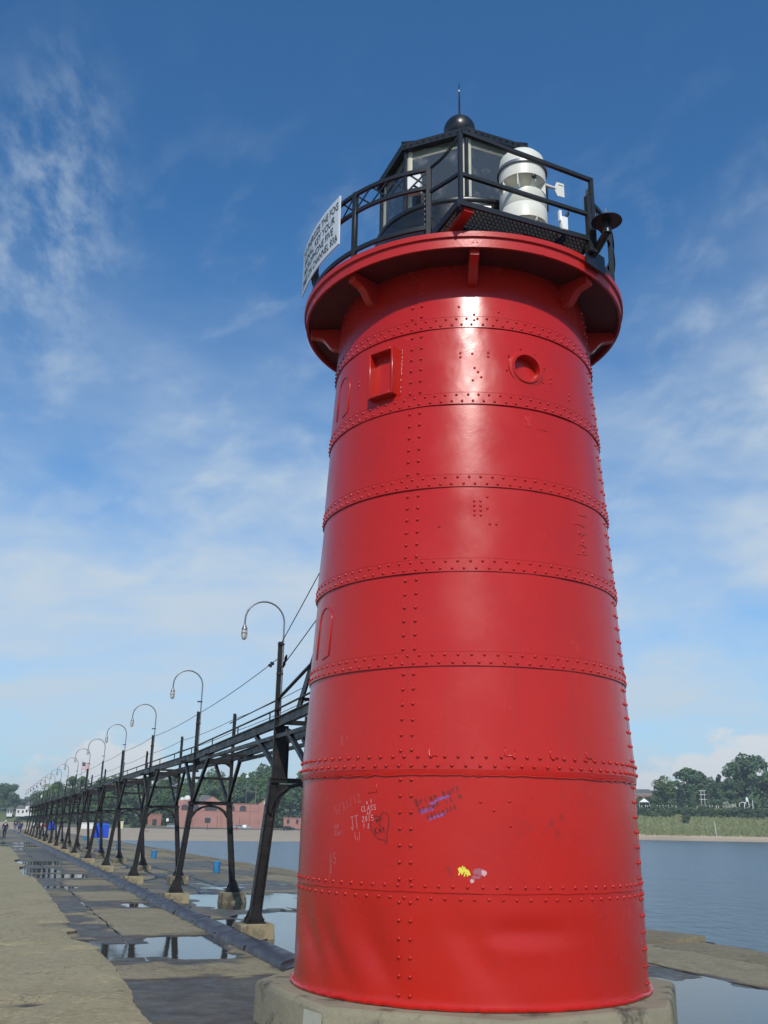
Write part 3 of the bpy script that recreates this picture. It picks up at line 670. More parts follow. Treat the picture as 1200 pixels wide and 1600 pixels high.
# ---- writing and paint on the lower courses
GL = {'A': ['0,0 .4,1 .8,0', '.15,.4 .65,.4'], 'C': ['.8,.85 .4,1 0,.6 .1,.1 .5,0 .8,.15'], 'L': ['0,1 0,0 .7,0'], 'S': ['.8,.9 .3,1 .05,.75 .7,.35 .6,.05 0,.1'],
      'o': ['.4,.7 .05,.4 .3,0 .7,.2 .6,.6 .4,.7'], 'f': ['.7,1 .4,.9 .35,0', '.1,.55 .65,.55'], '0': ['.4,1 .05,.5 .4,0 .75,.5 .4,1'], '2': ['.05,.8 .4,1 .7,.75 0,0 .8,0'], '1': ['.4,1 .4,0'], '5': ['.75,1 .15,1 .1,.55 .6,.6 .7,.2 .35,0 .05,.1'],
      'J': ['.1,1 .8,1', '.5,1 .5,.2 .25,0 .0,.2'], 'T': ['0,1 .9,1', '.45,1 .4,0'], '3': ['.1,.9 .5,1 .65,.75 .3,.55 .7,.3 .4,0 .05,.1'], '/': ['.0,-.1 .6,1.1'], 'K': ['.1,1 .1,0', '.75,1 .1,.45 .8,0'], 'a': ['.6,.6 .2,.6 .1,.1 .5,.1 .6,.6 .7,0'], 'y': ['.1,.6 .4,.15', '.75,.6 .2,-.4'],
      'e': ['.1,.35 .7,.4 .5,.7 .15,.55 .1,.15 .4,0 .7,.1'], 'r': ['.1,.65 .15,0', '.15,.4 .4,.65 .6,.6'], 'i': ['.3,.6 .3,0', '.3,.85 .3,.9'], 'n': ['.1,.65 .1,0', '.1,.4 .45,.65 .65,.4 .65,0'], 'B': ['.1,1 .1,0', '.1,1 .6,.9 .6,.6 .1,.52 .7,.4 .65,.05 .1,0'], 'g': ['.6,.6 .2,.6 .15,.15 .6,.2 .6,.6 .6,-.3 .2,-.35'],
      'b': ['.1,1 .1,0', '.1,.4 .5,.6 .65,.2 .1,0'], 'u': ['.1,.6 .15,.05 .5,.05 .6,.6 .65,0'], 'w': ['0,.6 .2,0 .4,.45 .6,0 .8,.6'], 's': ['.6,.55 .3,.65 .15,.45 .55,.25 .4,0 .1,.1'], 'M': ['0,0 .1,1 .4,.4 .7,1 .8,0'], 't': ['.35,.9 .4,.05 .6,0', '.1,.6 .65,.6'], 'd': ['.6,1 .6,0', '.6,.4 .2,.6 .1,.15 .6,.05'], '&': ['.7,.0 .2,.8 .4,1 .5,.8 .1,.3 .3,0 .7,.4'], ' ': []}
def ribbon(mb, pts, wd, off=.0016):
    "pts are (arc metres from angle 0, z) on the shell"
    for (x0, z0), (x1, z1) in zip(pts[:-1], pts[1:]):
        L = math.hypot(x1-x0, z1-z0)
        if L < 1e-5: continue
        nx, nz = -(z1-z0)/L*wd/2, (x1-x0)/L*wd/2; ux, uz = (x1-x0)/L*wd*.3, (z1-z0)/L*wd*.3
        P = lambda x, z: SP(math.degrees(x/1.76), z, off)
        mb.add([P(x0-ux+nx, z0-uz+nz), P(x0-ux-nx, z0-uz-nz), P(x1+ux-nx, z1+uz-nz), P(x1+ux+nx, z1+uz+nz)], [(0, 1, 2, 3)], False)
def write(mb, txt, a, z, h, rot=0, wd=.006, asp=.62, jit=.0035, off=.0016):
    x = 0; cx = R(a)*1.76
    for ch in txt:
        for st in GL.get(ch, []):
            pts = [tuple(float(v) for v in p.split(',')) for p in st.split()]
            pts = [((x+px*asp)*h, py*h) for px, py in pts]
            pts = [(cx+px*math.cos(R(rot))-py*math.sin(R(rot))+random.uniform(-jit, jit)*.5, z+px*math.sin(R(rot))+py*math.cos(R(rot))+random.uniform(-jit, jit)*.5) for px, py in pts]
            ribbon(mb, pts, wd, off)
        x += asp*1.18
q = MB(); write(q, '5/31/12', -45, 1.935, .075, 20, .0035); write(q, '2 1', -43.5, 2.62, .05, 0, .004); write(q, '2', -43, 2.58, .03, 0, .004); LB(q, 'chalk_writing', M['g_grey'], kind='stuff')
q = MB(); write(q, 'o f', -31.8, 2.03, .035, 10, .004); write(q, 'CLASS', -33.6, 1.965, .046, 6, .0045, .66, .002); write(q, 'of', -31.5, 1.935, .035, 0, .004); write(q, '2015', -33.2, 1.875, .048, 6, .0045, .62, .002); write(q, '1 2', -32.8, 1.825, .035, 0, .0045)
LB(q, 'white_writing', M['g_white'], kind='stuff')
q = MB(); write(q, 'JT', -37.4, 1.80, .115, 12, .009, .4); write(q, '1 1', -36.4, 1.745, .04, 0, .006); write(q, '111', -35.9, 1.715, .03, 0, .006); write(q, 'te', -45.2, 1.80, .05, 15, .005); write(q, 'Kari', -45, 1.745, .05, 5, .004)
write(q, '&5', -47.6, 1.50, .09, 0, .005); write(q, '&', -47.2, 1.41, .08, 0, .005); write(q, '1', -47.6, 1.35, .06, 0, .005); LB(q, 'pale_violet_writing', M['g_grey'], kind='stuff')
q = MB(); hx, hz = R(-26.6)*1.76, 1.835
hp = [(0, .085), (.03, .125), (.075, .115), (.092, .06), (.085, -.01), (.07, -.07), (.075, -.145), (.05, -.115), (-.01, -.11), (-.075, -.06), (-.105, .0), (-.095, .065), (-.05, .095), (-.01, .085), (0, .065)]
ribbon(q, [(hx+x, hz+z) for x, z in hp], .006); write(q, 'Mat', -27.8, 1.865, .035, 28, .005); write(q, '&', -26.9, 1.835, .03, 0, .004); write(q, 'Kay', -28.1, 1.765, .055, 22, .007); LB(q, 'black_heart_drawing', M['g_black'], kind='stuff')
q = MB(); write(q, 'Brian burr', -14.9, 2.015, .06, 19, .006, .62); write(q, 'brown is a', -14.0, 1.955, .058, 19, .0055, .62); write(q, 'sessgood', -11.6, 1.905, .05, 19, .005, .62); LB(q, 'black_writing', M['g_black'], kind='stuff')
q = MB()
for a, z, L in ((-14.2, 1.965, .10), (-13.2, 1.96, .12), (-11.4, 1.90, .16), (-10.2, 1.915, .14), (-9.6, 2.06, .12), (-8.4, 2.075, .10), (-11, 2.03, .07)):
    x = R(a)*1.76; ribbon(q, [(x+L*(k/9)*math.cos(R(19))+random.uniform(-.01, .01), z+L*(k/9)*math.sin(R(19))+(.014 if k % 2 else -.014)) for k in range(10)], .006, .0011)
LB(q, 'violet_scribble', M['g_purple'], kind='stuff')
q = MB(); x0 = R(-2.6)*1.76
for k in range(11):
    xx = x0+.009*k; t_ = 1.515-.05*abs(k/10-.35)+random.uniform(-.012, .008); ribbon(q, [(xx, t_), (xx+.012, t_-.03), (xx+.006+random.uniform(-.01, .02), 1.462-.014*(k > 5)+random.uniform(-.02, .018))], .0105, .0016+.0003*(k % 3))
LB(q, 'yellow_scribble', M['g_yellow'], kind='stuff')
def blotch(mb, pts, off=.0013):
    x = sum(p[0] for p in pts)/len(pts); z = sum(p[1] for p in pts)/len(pts)
    P = lambda x, z: SP(math.degrees(x/1.76), z, off)
    mb.add([P(x, z)]+[P(*p) for p in pts], [(0, i+1, (i+1) % len(pts)+1) for i in range(len(pts))], False)
def rag(cx, cz, rx, rz, n=16): return [(cx+rx*math.cos(6.2832*k/n)*random.uniform(.6, 1.15), cz+rz*math.sin(6.2832*k/n)*random.uniform(.6, 1.15)) for k in range(n)]
q = MB(); blotch(q, rag(R(4.7)*1.76, 1.465, .026, .028)); LB(q, 'white_paint_patch', M['g_white']); q = MB(); blotch(q, rag(R(1.3)*1.76, 1.398, .022, .018)); LB(q, 'white_paint_patch', M['g_white'])
q = MB(); blotch(q, rag(R(3.1)*1.76, 1.475, .05, .035), .0009); blotch(q, rag(R(2.4)*1.76, 1.43, .05, .018), .0009); LB(q, 'sticker_residue', M['g_residue'])
q = MB()
for a, z, s in ((17, 1.83, .12), (24.5, 1.88, .09), (27.5, 1.80, .06), (-5.5, 1.46, .06), (29, 1.93, .05)):
    x = R(a)*1.76; ribbon(q, [(x+random.uniform(-s, s)*.8, z+random.uniform(-s, s)) for k in range(7)], .004)
LB(q, 'faded_writing', M['g_dark'], kind='stuff')

# ---- gallery
gal = MB()
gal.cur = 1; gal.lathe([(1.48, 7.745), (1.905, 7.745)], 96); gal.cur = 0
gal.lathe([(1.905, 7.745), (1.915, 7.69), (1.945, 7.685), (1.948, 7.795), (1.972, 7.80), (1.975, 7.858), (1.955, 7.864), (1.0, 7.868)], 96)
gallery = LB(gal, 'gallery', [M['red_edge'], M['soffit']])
def LC(mb, name, mats, par=None, **k): return mb.build(name, mats, par or gallery, **k)
OC = 4.5                                                    # the octagon of the lantern is turned a little to the right
bc = [(1.44, 7.735), (1.885, 7.735), (1.885, 7.625), (1.80, 7.610), (1.745, 7.600), (1.70, 7.56), (1.655, 7.50), (1.61, 7.465), (1.56, 7.455), (1.44, 7.44)]
for k in range(8):
    a = OC+45*k; q = MB(); q.prism(bc, .10, CY(a, 0, 0)-CY(a+90, .05, 0), CY(a, 1, 0), (0, 0, 1), CY(a+90, 1, 0)); LC(q, 'bracket', M['red_edge'], bevel=.006)
q = MB()
for k in range(8):
    for dz in (-.016, .016): q.dome(CY(OC+45*k+dz*40, 1.948, 7.735), CY(OC+45*k, 1, 0), .008, .006)
for k in (0, 2, 4, 6): q.box(CY(OC+22.5+45*k, 1.947, 7.74), (.012, .012, .11), Matrix.Rotation(R(OC+22.5+45*k), 3, 'Z'))
LC(q, 'rim_bolts', M['red_edge'], kind='stuff')
RG = 1.905
pa = [-10.3, -39.0, -66.5, -95, -123, -151, -179, -207, -235, -263, -291, -309]
for a in pa:
    q = MB(); q.box(CY(a, RG, 8.31), (.058, .05, .90), Matrix.Rotation(R(a), 3, 'Z')); LC(q, 'railing_post', M['rail'], bevel=.004)
for z, w_, h_ in ((8.735, .034, .045), (8.495, .03, .045), (7.985, .03, .05)):
    q = MB(); ar = np.linspace(pa[0], pa[-1], 100)
    for i in range(99):
        q.beam(CY(ar[i], RG, z), CY(ar[i+1]-.02, RG, z), w_, h_)
    LC(q, 'curved_rail', M['rail'])
for i in range(len(pa)-1):
    for j in range(4):
        a0 = pa[i]+(pa[i+1]-pa[i])*j/4; a1 = pa[i]+(pa[i+1]-pa[i])*(j+1)/4
        for s, z0, z1 in ((-.006, 8.50, 8.73), (.006, 8.73, 8.50)):
            q = MB(); q.beam(CY(a0, RG+s, z0), CY(a1, RG+s, z1), .008, .020); LC(q, 'lattice_bar', M['rail'])
# grating platform that stands out past the rim, with its own rails
nP = CY(27.4, 1, 0); tP = CY(117.4, 1, 0)
def PP(dn, dt, z): return nP*dn+tP*dt+Vector((0, 0, z))
q = MB(); z = 8.055
for i in range(15): q.beam(PP(1.16+.055*i, -1.01, z), PP(1.16+.055*i, .66, z), .007, .045)
for i in range(34): q.beam(PP(1.14, -1.0+.05*i, z+.006), PP(1.95, -1.0+.05*i, z+.006), .008, .018)
grating = LC(q, 'platform_grating', M['iron'], kind='stuff')
q = MB()
q.beam(PP(1.955, -1.03, z), PP(1.955, .68, z), .014, .060); q.beam(PP(1.955, -1.03, z-.01), PP(1.15, -1.03, z-.01), .03, .09); q.beam(PP(1.955, .68, z), PP(1.15, .68, z), .012, .05)
LC(q, 'platform_frame', M['rail'])
for s in (-.90, -.15, .50):
    q = MB(); dn = 1.93 if s == -.90 else 1.72
    q.prism([(1.10, 7.90), (dn, 7.985), (dn, 8.028), (1.10, 8.028)], .11, PP(0, s-.055, 0), nP, (0, 0, 1), tP); LC(q, 'platform_bracket', M['red_edge'])
pA, pB = PP(1.94, -1.0, 0), PP(1.94, .66, 0)
for p, z0, z1 in ((pA, 8.05, 8.985), (pB, 7.90, 8.875)):
    q = MB(); q.box(p+Vector((0, 0, (z0+z1)/2)), (.042, .042, z1-z0), Matrix.Rotation(R(27.4), 3, 'Z')); LC(q, 'railing_post', M['rail'])
q = MB(); q.beam(PP(1.94, .60, 7.9), PP(1.94, .60, 8.62), .06, .05, tP); q.tube([PP(1.94, .60, 8.62), PP(1.945, .60, 8.70)], .016, 6); LC(q, 'gate_post', M['rail'])
q = MB(); q.beam(pA+Vector((0, 0, 8.965)), pB+Vector((0, 0, 8.855)), .042, .042); LC(q, 'top_rail', M['rail'])
q = MB(); q.beam(pA+Vector((0, 0, 8.42)), pB+Vector((0, 0, 8.38)), .04, .04); LC(q, 'middle_rail', M['rail'])
q = MB(); q.beam(pA+Vector((0, 0, 8.43)), CY(-10.3, RG, 8.43), .032, .036); LC(q, 'middle_rail', M['rail'])
q = MB(); e0 = pB+Vector((0, 0, 8.86)); e1 = CY(51, RG, 8.74)
q.beam(e0, e1, .035, .04); LC(q, 'top_rail', M['rail'])
# chain across the gap
q = MB(); c0 = CY(-10.3, RG, 8.74); c1 = pA+Vector((0, 0, 8.93)); N = 26
def lnk(q, p, d, flip, s=.019):
    d = d.normalized(); x = d.orthogonal().normalized(); y = d.cross(x); u = x if flip else y
    q.tube([p+d*math.cos(6.2832*k/8)*s*1.35+u*math.sin(6.2832*k/8)*s*.75 for k in range(8)], .0055, 5, closed=True)
for i in range(N):
    f = (i+.5)/N; p = c0.lerp(c1, f)-Vector((0, 0, .05*math.sin(math.pi*f))); lnk(q, p, (c1-c0)-Vector((0, 0, .16*math.cos(math.pi*f))), i % 2)
for i in range(16): lnk(q, CY(-11.8, RG-.05, 8.42-.033*i), Vector((0, 0, 1)), i % 2)
LC(q, 'chain', M['rail'], kind='stuff')
q = MB(); q.beam(CY(-11.0, RG-.02, 8.44), CY(-17, RG-.12, 8.66), .018, .024); q.tube([CY(-9.8, RG, 8.12), CY(-6, RG-.05, 8.02), CY(-2.5, RG+.02, 7.93)], .006, 5); LC(q, 'gate_latch', M['rail'])
# old vent pipe on a plate at the right of the rim
vp = empty('vent_pipe', CY(48, 1.98, 7.88), 0, 'black elbow pipe with a broad round cap bolted to the lighthouse gallery rim', 'pipe')
def rel(p): return p-CY(48, 1.98, 7.88)
q = MB(); q.box(rel(CY(48.5, 1.992, 7.87)), (.36, .016, .22), Matrix.Rotation(R(48.5), 3, 'Z')); q.build('mounting_plate', M['black'], vp)
p0, p1, p2 = rel(CY(48, 1.99, 7.93)), rel(CY(45.5, 2.245, 8.06)), rel(CY(45.5, 2.245, 8.20))
q = MB(); q.tube([p0, p1], .046, 12); q.tube([p1-Vector((0, 0, .02)), p2], .048, 12); q.build('pipe', M['black'], vp)
q = MB(); q.lathe([(.001, .045), (.05, .04), (.12, .02), (.165, -.004), (.168, -.014), (.05, -.008), (.001, -.006)], 28, p2+Vector((0, 0, .0))); q.build('cap', M['black'], vp)
q = MB(); q.tube([p2+Vector((0, 0, .03)), p2+Vector((0, 0, .16))], .006, 6); q.build('rod', M['metalgrey'], vp)

# ---- lantern room
q = MB(); q.lathe([(1.10, 7.86), (1.10, 8.86), (1.115, 8.875), (1.125, 8.90), (1.115, 8.93), (1.0, 8.935)], 72)
for k in range(14):
    for zz_ in (7.95, 8.82): q.dome(CY(OC+25.7*k, 1.10, zz_), CY(OC+25.7*k, 1, 0), .012, .010)
lantern = LB(q, 'lantern_drum', M['black'])
q = MB()
for a in (-49, 33): 
    q.dome(CY(a, 1.10, 8.36), CY(a, 1, 0), .035, .025, 10); q.tube([CY(a, 1.10, 8.36), CY(a, 1.15, 8.35)], .012, 6)
q.box(CY(8, 1.104, 8.66), (.42, .02, .30), Matrix.Rotation(R(8), 3, 'Z')); LC(q, 'drum_fitting', M['metalgrey'], lantern)
RGL = 1.025; zs_, ze = 8.93, 9.86
for k in range(8):
    a0 = OC+45*k; a1 = a0+45; A0, A1 = CY(a0, RGL, 0), CY(a1, RGL, 0); e = (A1-A0).normalized(); nn = CY(a0+22.5, 1, 0)
    q = MB(); p0 = A0+e*.045; p1 = A1-e*.045
    q.add([p0+Vector((0, 0, zs_))-nn*.02, p1+Vector((0, 0, zs_))-nn*.02, p1+Vector((0, 0, ze))-nn*.02, p0+Vector((0, 0, ze))-nn*.02], [(0, 1, 2, 3)])
    LC(q, 'glass_pane', M['pane'], lantern)
    q = MB(); q.tube([CY(a0, RGL+.012, zs_), CY(a0, RGL+.012, ze)], .024, 8); q.build('mullion', M['black'], lantern)
    q = MB(); q.prism([(-.07, -.035), (.07, -.035), (.03, .0), (-.03, .0)], ze-zs_, CY(a0, RGL-.02, zs_), CY(a0+90, 1, 0), CY(a0, 1, 0), (0, 0, 1)); q.build('inner_mullion', M['cream'], lantern)
    q = MB(); q.beam(p0-nn*.035+Vector((0, 0, ze-.06)), p1-nn*.035+Vector((0, 0, ze-.06)), .03, .12); q.build('inner_header', M['cream'], lantern)
q = MB(); q.lathe([(.001, 8.98), (.30, 8.98), (.30, 9.05), (.12, 9.1), (.12, 9.25), (.20, 9.28), (.22, 9.45), (.20, 9.62), (.05, 9.7), (.001, 9.7)], 20); LC(q, 'beacon', M['black'], lantern)
q = MB(); q.add([CY(OC+45*k, 1.0, 9.855) for k in range(8)], [tuple(range(8))]); q.add([CY(OC+45*k, 1.0, 8.94) for k in range(8)], [tuple(range(8))]); LC(q, 'lantern_ceiling', M['cream'], lantern)
def octring(r, z): return [CY(OC+45*k, r, z) for k in range(8)]
q = MB(); lv = [octring(.98, 9.862), octring(1.10, 9.855), octring(1.115, 9.93), octring(1.09, 9.955), octring(.24, 10.53), octring(.20, 10.56)]
q.add(sum(lv, []), [(i*8+k, i*8+(k+1) % 8, i*8+8+(k+1) % 8, i*8+8+k) for i in range(5) for k in range(8)]+[tuple(range(40, 48))], False)
roof = LC(q, 'roof', M['black'], lantern)
q = MB()
for k in range(8):
    A0, A1 = CY(OC+45*k, 1.117, 9.90), CY(OC+45*k+45, 1.117, 9.90)
    for j in range(10): q.dome(A0.lerp(A1, (j+.5)/10), CY(OC+22.5+45*k, 1, 0), .012, .010)
    q.tube([CY(OC+45*k, 1.10, 9.96), CY(OC+45*k, .24, 10.54)], .018, 6)
LC(q, 'roof_ribs', M['black'], lantern, kind='stuff')
q = MB(); bp = [(.14, 10.54), (.14, 10.60)]+[(.215*math.cos(R(t)), 10.80+.215*math.sin(R(t))) for t in range(-50, 91, 10)]
q.lathe(bp, 32); LC(q, 'ball_vent', M['black'], lantern)
q = MB(); q.tube([(0, 0, 11.0), (0, 0, 11.3), (0, 0, 11.6)], [.016, .012, .006], 6); q.box((0, 0, 11.47), (.022, .022, .03)); LC(q, 'lightning_rod', M['black'], lantern)
q = MB(); pb = CY(-30, 1.10, 9.24); rm = Matrix.Rotation(R(-18), 3, 'Z')
q.box(pb, (.17, .07, .27), rm); q.box(pb+CY(-30, .02, .15), (.22, .11, .02), rm); LC(q, 'white_cabinet', M['whitep'], lantern, bevel=.008)

# ---- things on the platform
hp = PP(1.50, .03, 8.07)
horn = empty('fog_signal', hp, R(20), 'white cylindrical fog signal with two rings of openings standing on the lighthouse gallery platform', 'fog signal')
r_ = .268
q = MB(); q.lathe([(.001, 1.24), (.10, 1.235), (.20, 1.20), (.25, 1.14), (r_, 1.05), (r_, .96), (r_-.006, .955), (r_-.006, .952)], 40); q.lathe([(r_, .95), (r_, .80), (.20, .80)], 40)
q.lathe([(.20, .62), (r_, .62), (r_, .44), (r_-.004, .435), (r_, .43), (r_, .24), (.20, .24)], 40); q.lathe([(.2, .09), (r_, .09), (r_, 0), (.001, 0)], 40); q.build('horn_body', M['white'], horn)
q = MB(); q.lathe([(.07, .80), (.075, .62)], 20); q.lathe([(.07, .26), (.075, .06)], 20)
for zb in (.62, .09): q.lathe([(r_-.01, zb+.001), (.075, zb+.05)], 32)
for zb in (.80, .24): q.lathe([(r_-.01, zb-.001), (.075, zb-.07)], 32)
q.build('horn_throat', M['white'], horn, kind='stuff')
for zb, zt in ((.615, .805), (.085, .245)):
    for k in range(8):
        a = 10+45*k; q = MB(); q.beam(CY(a, .265, (zb+zt)/2), CY(a, .07, (zb+zt)/2), .012, zt-zb); q.build('horn_fin', M['white'], horn)
q = MB(); q.lathe([(r_-.01, .945), (r_+.022, .95), (r_+.022, .985), (r_-.01, .99)], 40); q.build('clamp_band', M['metalgrey'], horn)
q = MB(); q.dome(CY(5, .265, .76), CY(5, 1, 0), .028, .03, 10); q.build('plug', M['black'], horn)
q = MB(); q.box((.27, .10, .72), (.10, .20, .34)); q.build('mounting_box', M['black'], horn)
vane_p = PP(1.36, .36, 8.06)
vane = empty('wind_vane', vane_p, 0, 'small white wind vane on a mast behind the fog signal', 'wind vane')
q = MB(); q.tube([(0, 0, 0), (0, 0, 1.02)], .020, 8); q.build('mast', M['white'], vane)
q = MB(); q.tube([tP*-.14+Vector((0, 0, 1.06)), tP*.22+Vector((0, 0, 1.06))], [.035, .014], 8); q.lathe([(.001, .0), (.04, .0), (.04, .07), (.001, .08)], 12, (0, 0, .99)); q.build('vane_body', M['white'], vane)
q = MB(); q.prism([(.20, 1.045), (.235, .96), (.335, .965), (.335, 1.155), (.235, 1.155), (.20, 1.075)], .008, -nP*.004, tP, (0, 0, 1), nP); q.build('tail_fin', M['white'], vane)
q = MB(); q.prism([(.255, 1.115), (.325, 1.115), (.325, 1.125), (.255, 1.125)], .0105, -nP*.00525, tP, (0, 0, 1), nP); q.build('fin_marking', M['g_black'], vane)
sen = empty('visibility_sensor', PP(1.955, .26, 8.07), R(27), 'small white box sensor clamped to the outer edge of the grating platform', 'sensor')
q = MB(); q.box((0, 0, .08), (.085, .05, .17)); q.build('sensor_body', M['whitep'], sen, bevel=.008)
q = MB(); q.box((-.045, 0, .17), (.03, .03, .13)); q.build('sensor_stalk', M['whitep'], sen)
q = MB(); q.tube([(.01, -.03, .17), (.05, -.03, .235)], .009, 6); q.tube([(.03, .01, .17), (.075, .01, .225)], .007, 6); q.tube([(.05, -.03, .235), (.075, .01, .225)], .006, 6); q.build('sensor_arm', M['black'], sen)
q = MB(); q.beam((-.02, .02, .0), (-.06, .02, -.10), .02, .02); q.build('clamp', M['black'], sen)

# ---- notice board on the railing
sp0, sp1 = CY(-43.2, 2.0, 8.10), CY(-80.0, 2.0, 8.10)
sm = (sp0+sp1)/2; sx_ = (sp0-sp1).normalized(); sn = Vector((sx_.y, -sx_.x, 0)); sn = sn if sn.dot(sm) > 0 else -sn; SWd = (sp0-sp1).length; SH = .645
sign = empty('notice_sign', sm, 0, 'white notice board with black capital letters hung outside the lighthouse gallery railing', 'sign')
def SG(u, v, o): return sx_*u+Vector((0, 0, v))+sn*(o+.055*(1-(2*u/SWd)**2))
q = MB(); N = 16
for o0, o1 in ((0, .012),):
    vs = [SG(-SWd/2+SWd*i/N, v, o) for i in range(N+1) for v, o in ((0, o0), (0, o1), (SH, o1), (SH, o0))]
    fs = [(i*4+k, i*4+(k+1) % 4, i*4+4+(k+1) % 4, i*4+4+k) for i in range(N) for k in range(4)]+[(0, 1, 2, 3), (N*4+3, N*4+2, N*4+1, N*4)]
    q.add(vs, fs)
q.build('board', M['signw'], sign)
q = MB()
for u in (SWd/2-.010, -SWd/2+.010):
    vs = [SG(u+du, v, .017) for du in (-.012, .012) for v in (0, SH)]; q.add(vs, [(0, 1, 3, 2)])
q.build('board_edge', M['whitep'], sign)
for txt, v, wdt in (('TO ENERGIZE THE FOG', .485, .95), ('SIGNAL, KEY YOUR', .345, .86), ('MICROPHONE FIVE', .205, .82), ('TIMES ON CHANNEL 83A', .065, .98)):
    cu_ = bpy.data.curves.new('txt', 'FONT'); cu_.body = txt; cu_.size = 1; cu_.offset = .012; cu_.resolution_u = 3
    to = bpy.data.objects.new('txt', cu_); COL.objects.link(to); dg = bpy.context.evaluated_depsgraph_get(); me = bpy.data.meshes.new_from_object(to.evaluated_get(dg))
    bpy.data.objects.remove(to); xs = [p.co.x for p in me.vertices]; x0, x1 = min(xs), max(xs); ys = [p.co.y for p in me.vertices]; yh = max(ys)
    off = {.485: .02, .345: .0, .205: -.01, .065: .0}[v]
    for p in me.vertices:
        u = ((p.co.x-x0)/(x1-x0)-.5)*wdt*SWd*.97; p.co = SG(u+off, v+p.co.y/yh*.098, .0150)
    me.name = 'lettering'; mobj('lettering', me, M['ink'], sign)
q = MB()
for u, v in ((-.5, .56), (.5, .56), (-.5, .06), (.5, .06)): q.tube([SG(u*SWd*.9, v, .0)-sn*.02, SG(u*SWd*.9, v, .020)], .008, 6)
q.build('fixing_bolt', M['metalgrey'], sign)
# ================================================================== CATWALK
NB = 16; PITCH_B = 7.7
ORD = ['first', 'second', 'third', 'fourth', 'fifth', 'sixth', 'seventh', 'eighth', 'ninth', 'tenth', 'eleventh', 'twelfth', 'thirteenth', 'fourteenth', 'fifteenth', 'sixteenth', 'seventeenth', 'eighteenth', 'nineteenth', 'twentieth', 'twenty-first', 'twenty-second', 'twenty-third', 'twenty-fourth']
def leg_shape(p, q_, rivets=True, sc=1.0):
    "built-up riveted leg: two flanges, a web and rivet heads"
    m = MB(); p, q_ = Vector(p), Vector(q_); d = q_-p
    m.beam(p, q_, .17*sc, .025, (0, 1, 0)); 
    x = Vector((1, 0, 0))
    for s in (-1, 1): m.beam(p+x*s*.085*sc, q_+x*s*.075*sc, .018, .14*sc, (0, 1, 0))
    if rivets:
        n_ = int(d.length/.16)
        for i in range(n_):
            c = p.lerp(q_, (i+.5)/n_)
            for s in (-1, 1):
                m.dome(c+x*s*.05*sc+Vector((0, -.013, 0)), (0, -1, 0), .018, .014, 5)
                m.dome(c+x*s*.082*sc+Vector((0, -.071*sc, 0)), (0, -1, 0), .010, .010, 5)
                m.dome(c+x*s*(.082*sc+.010)+Vector((0, -.03, 0)), (s, 0, 0), .012, .010, 5)
    return m
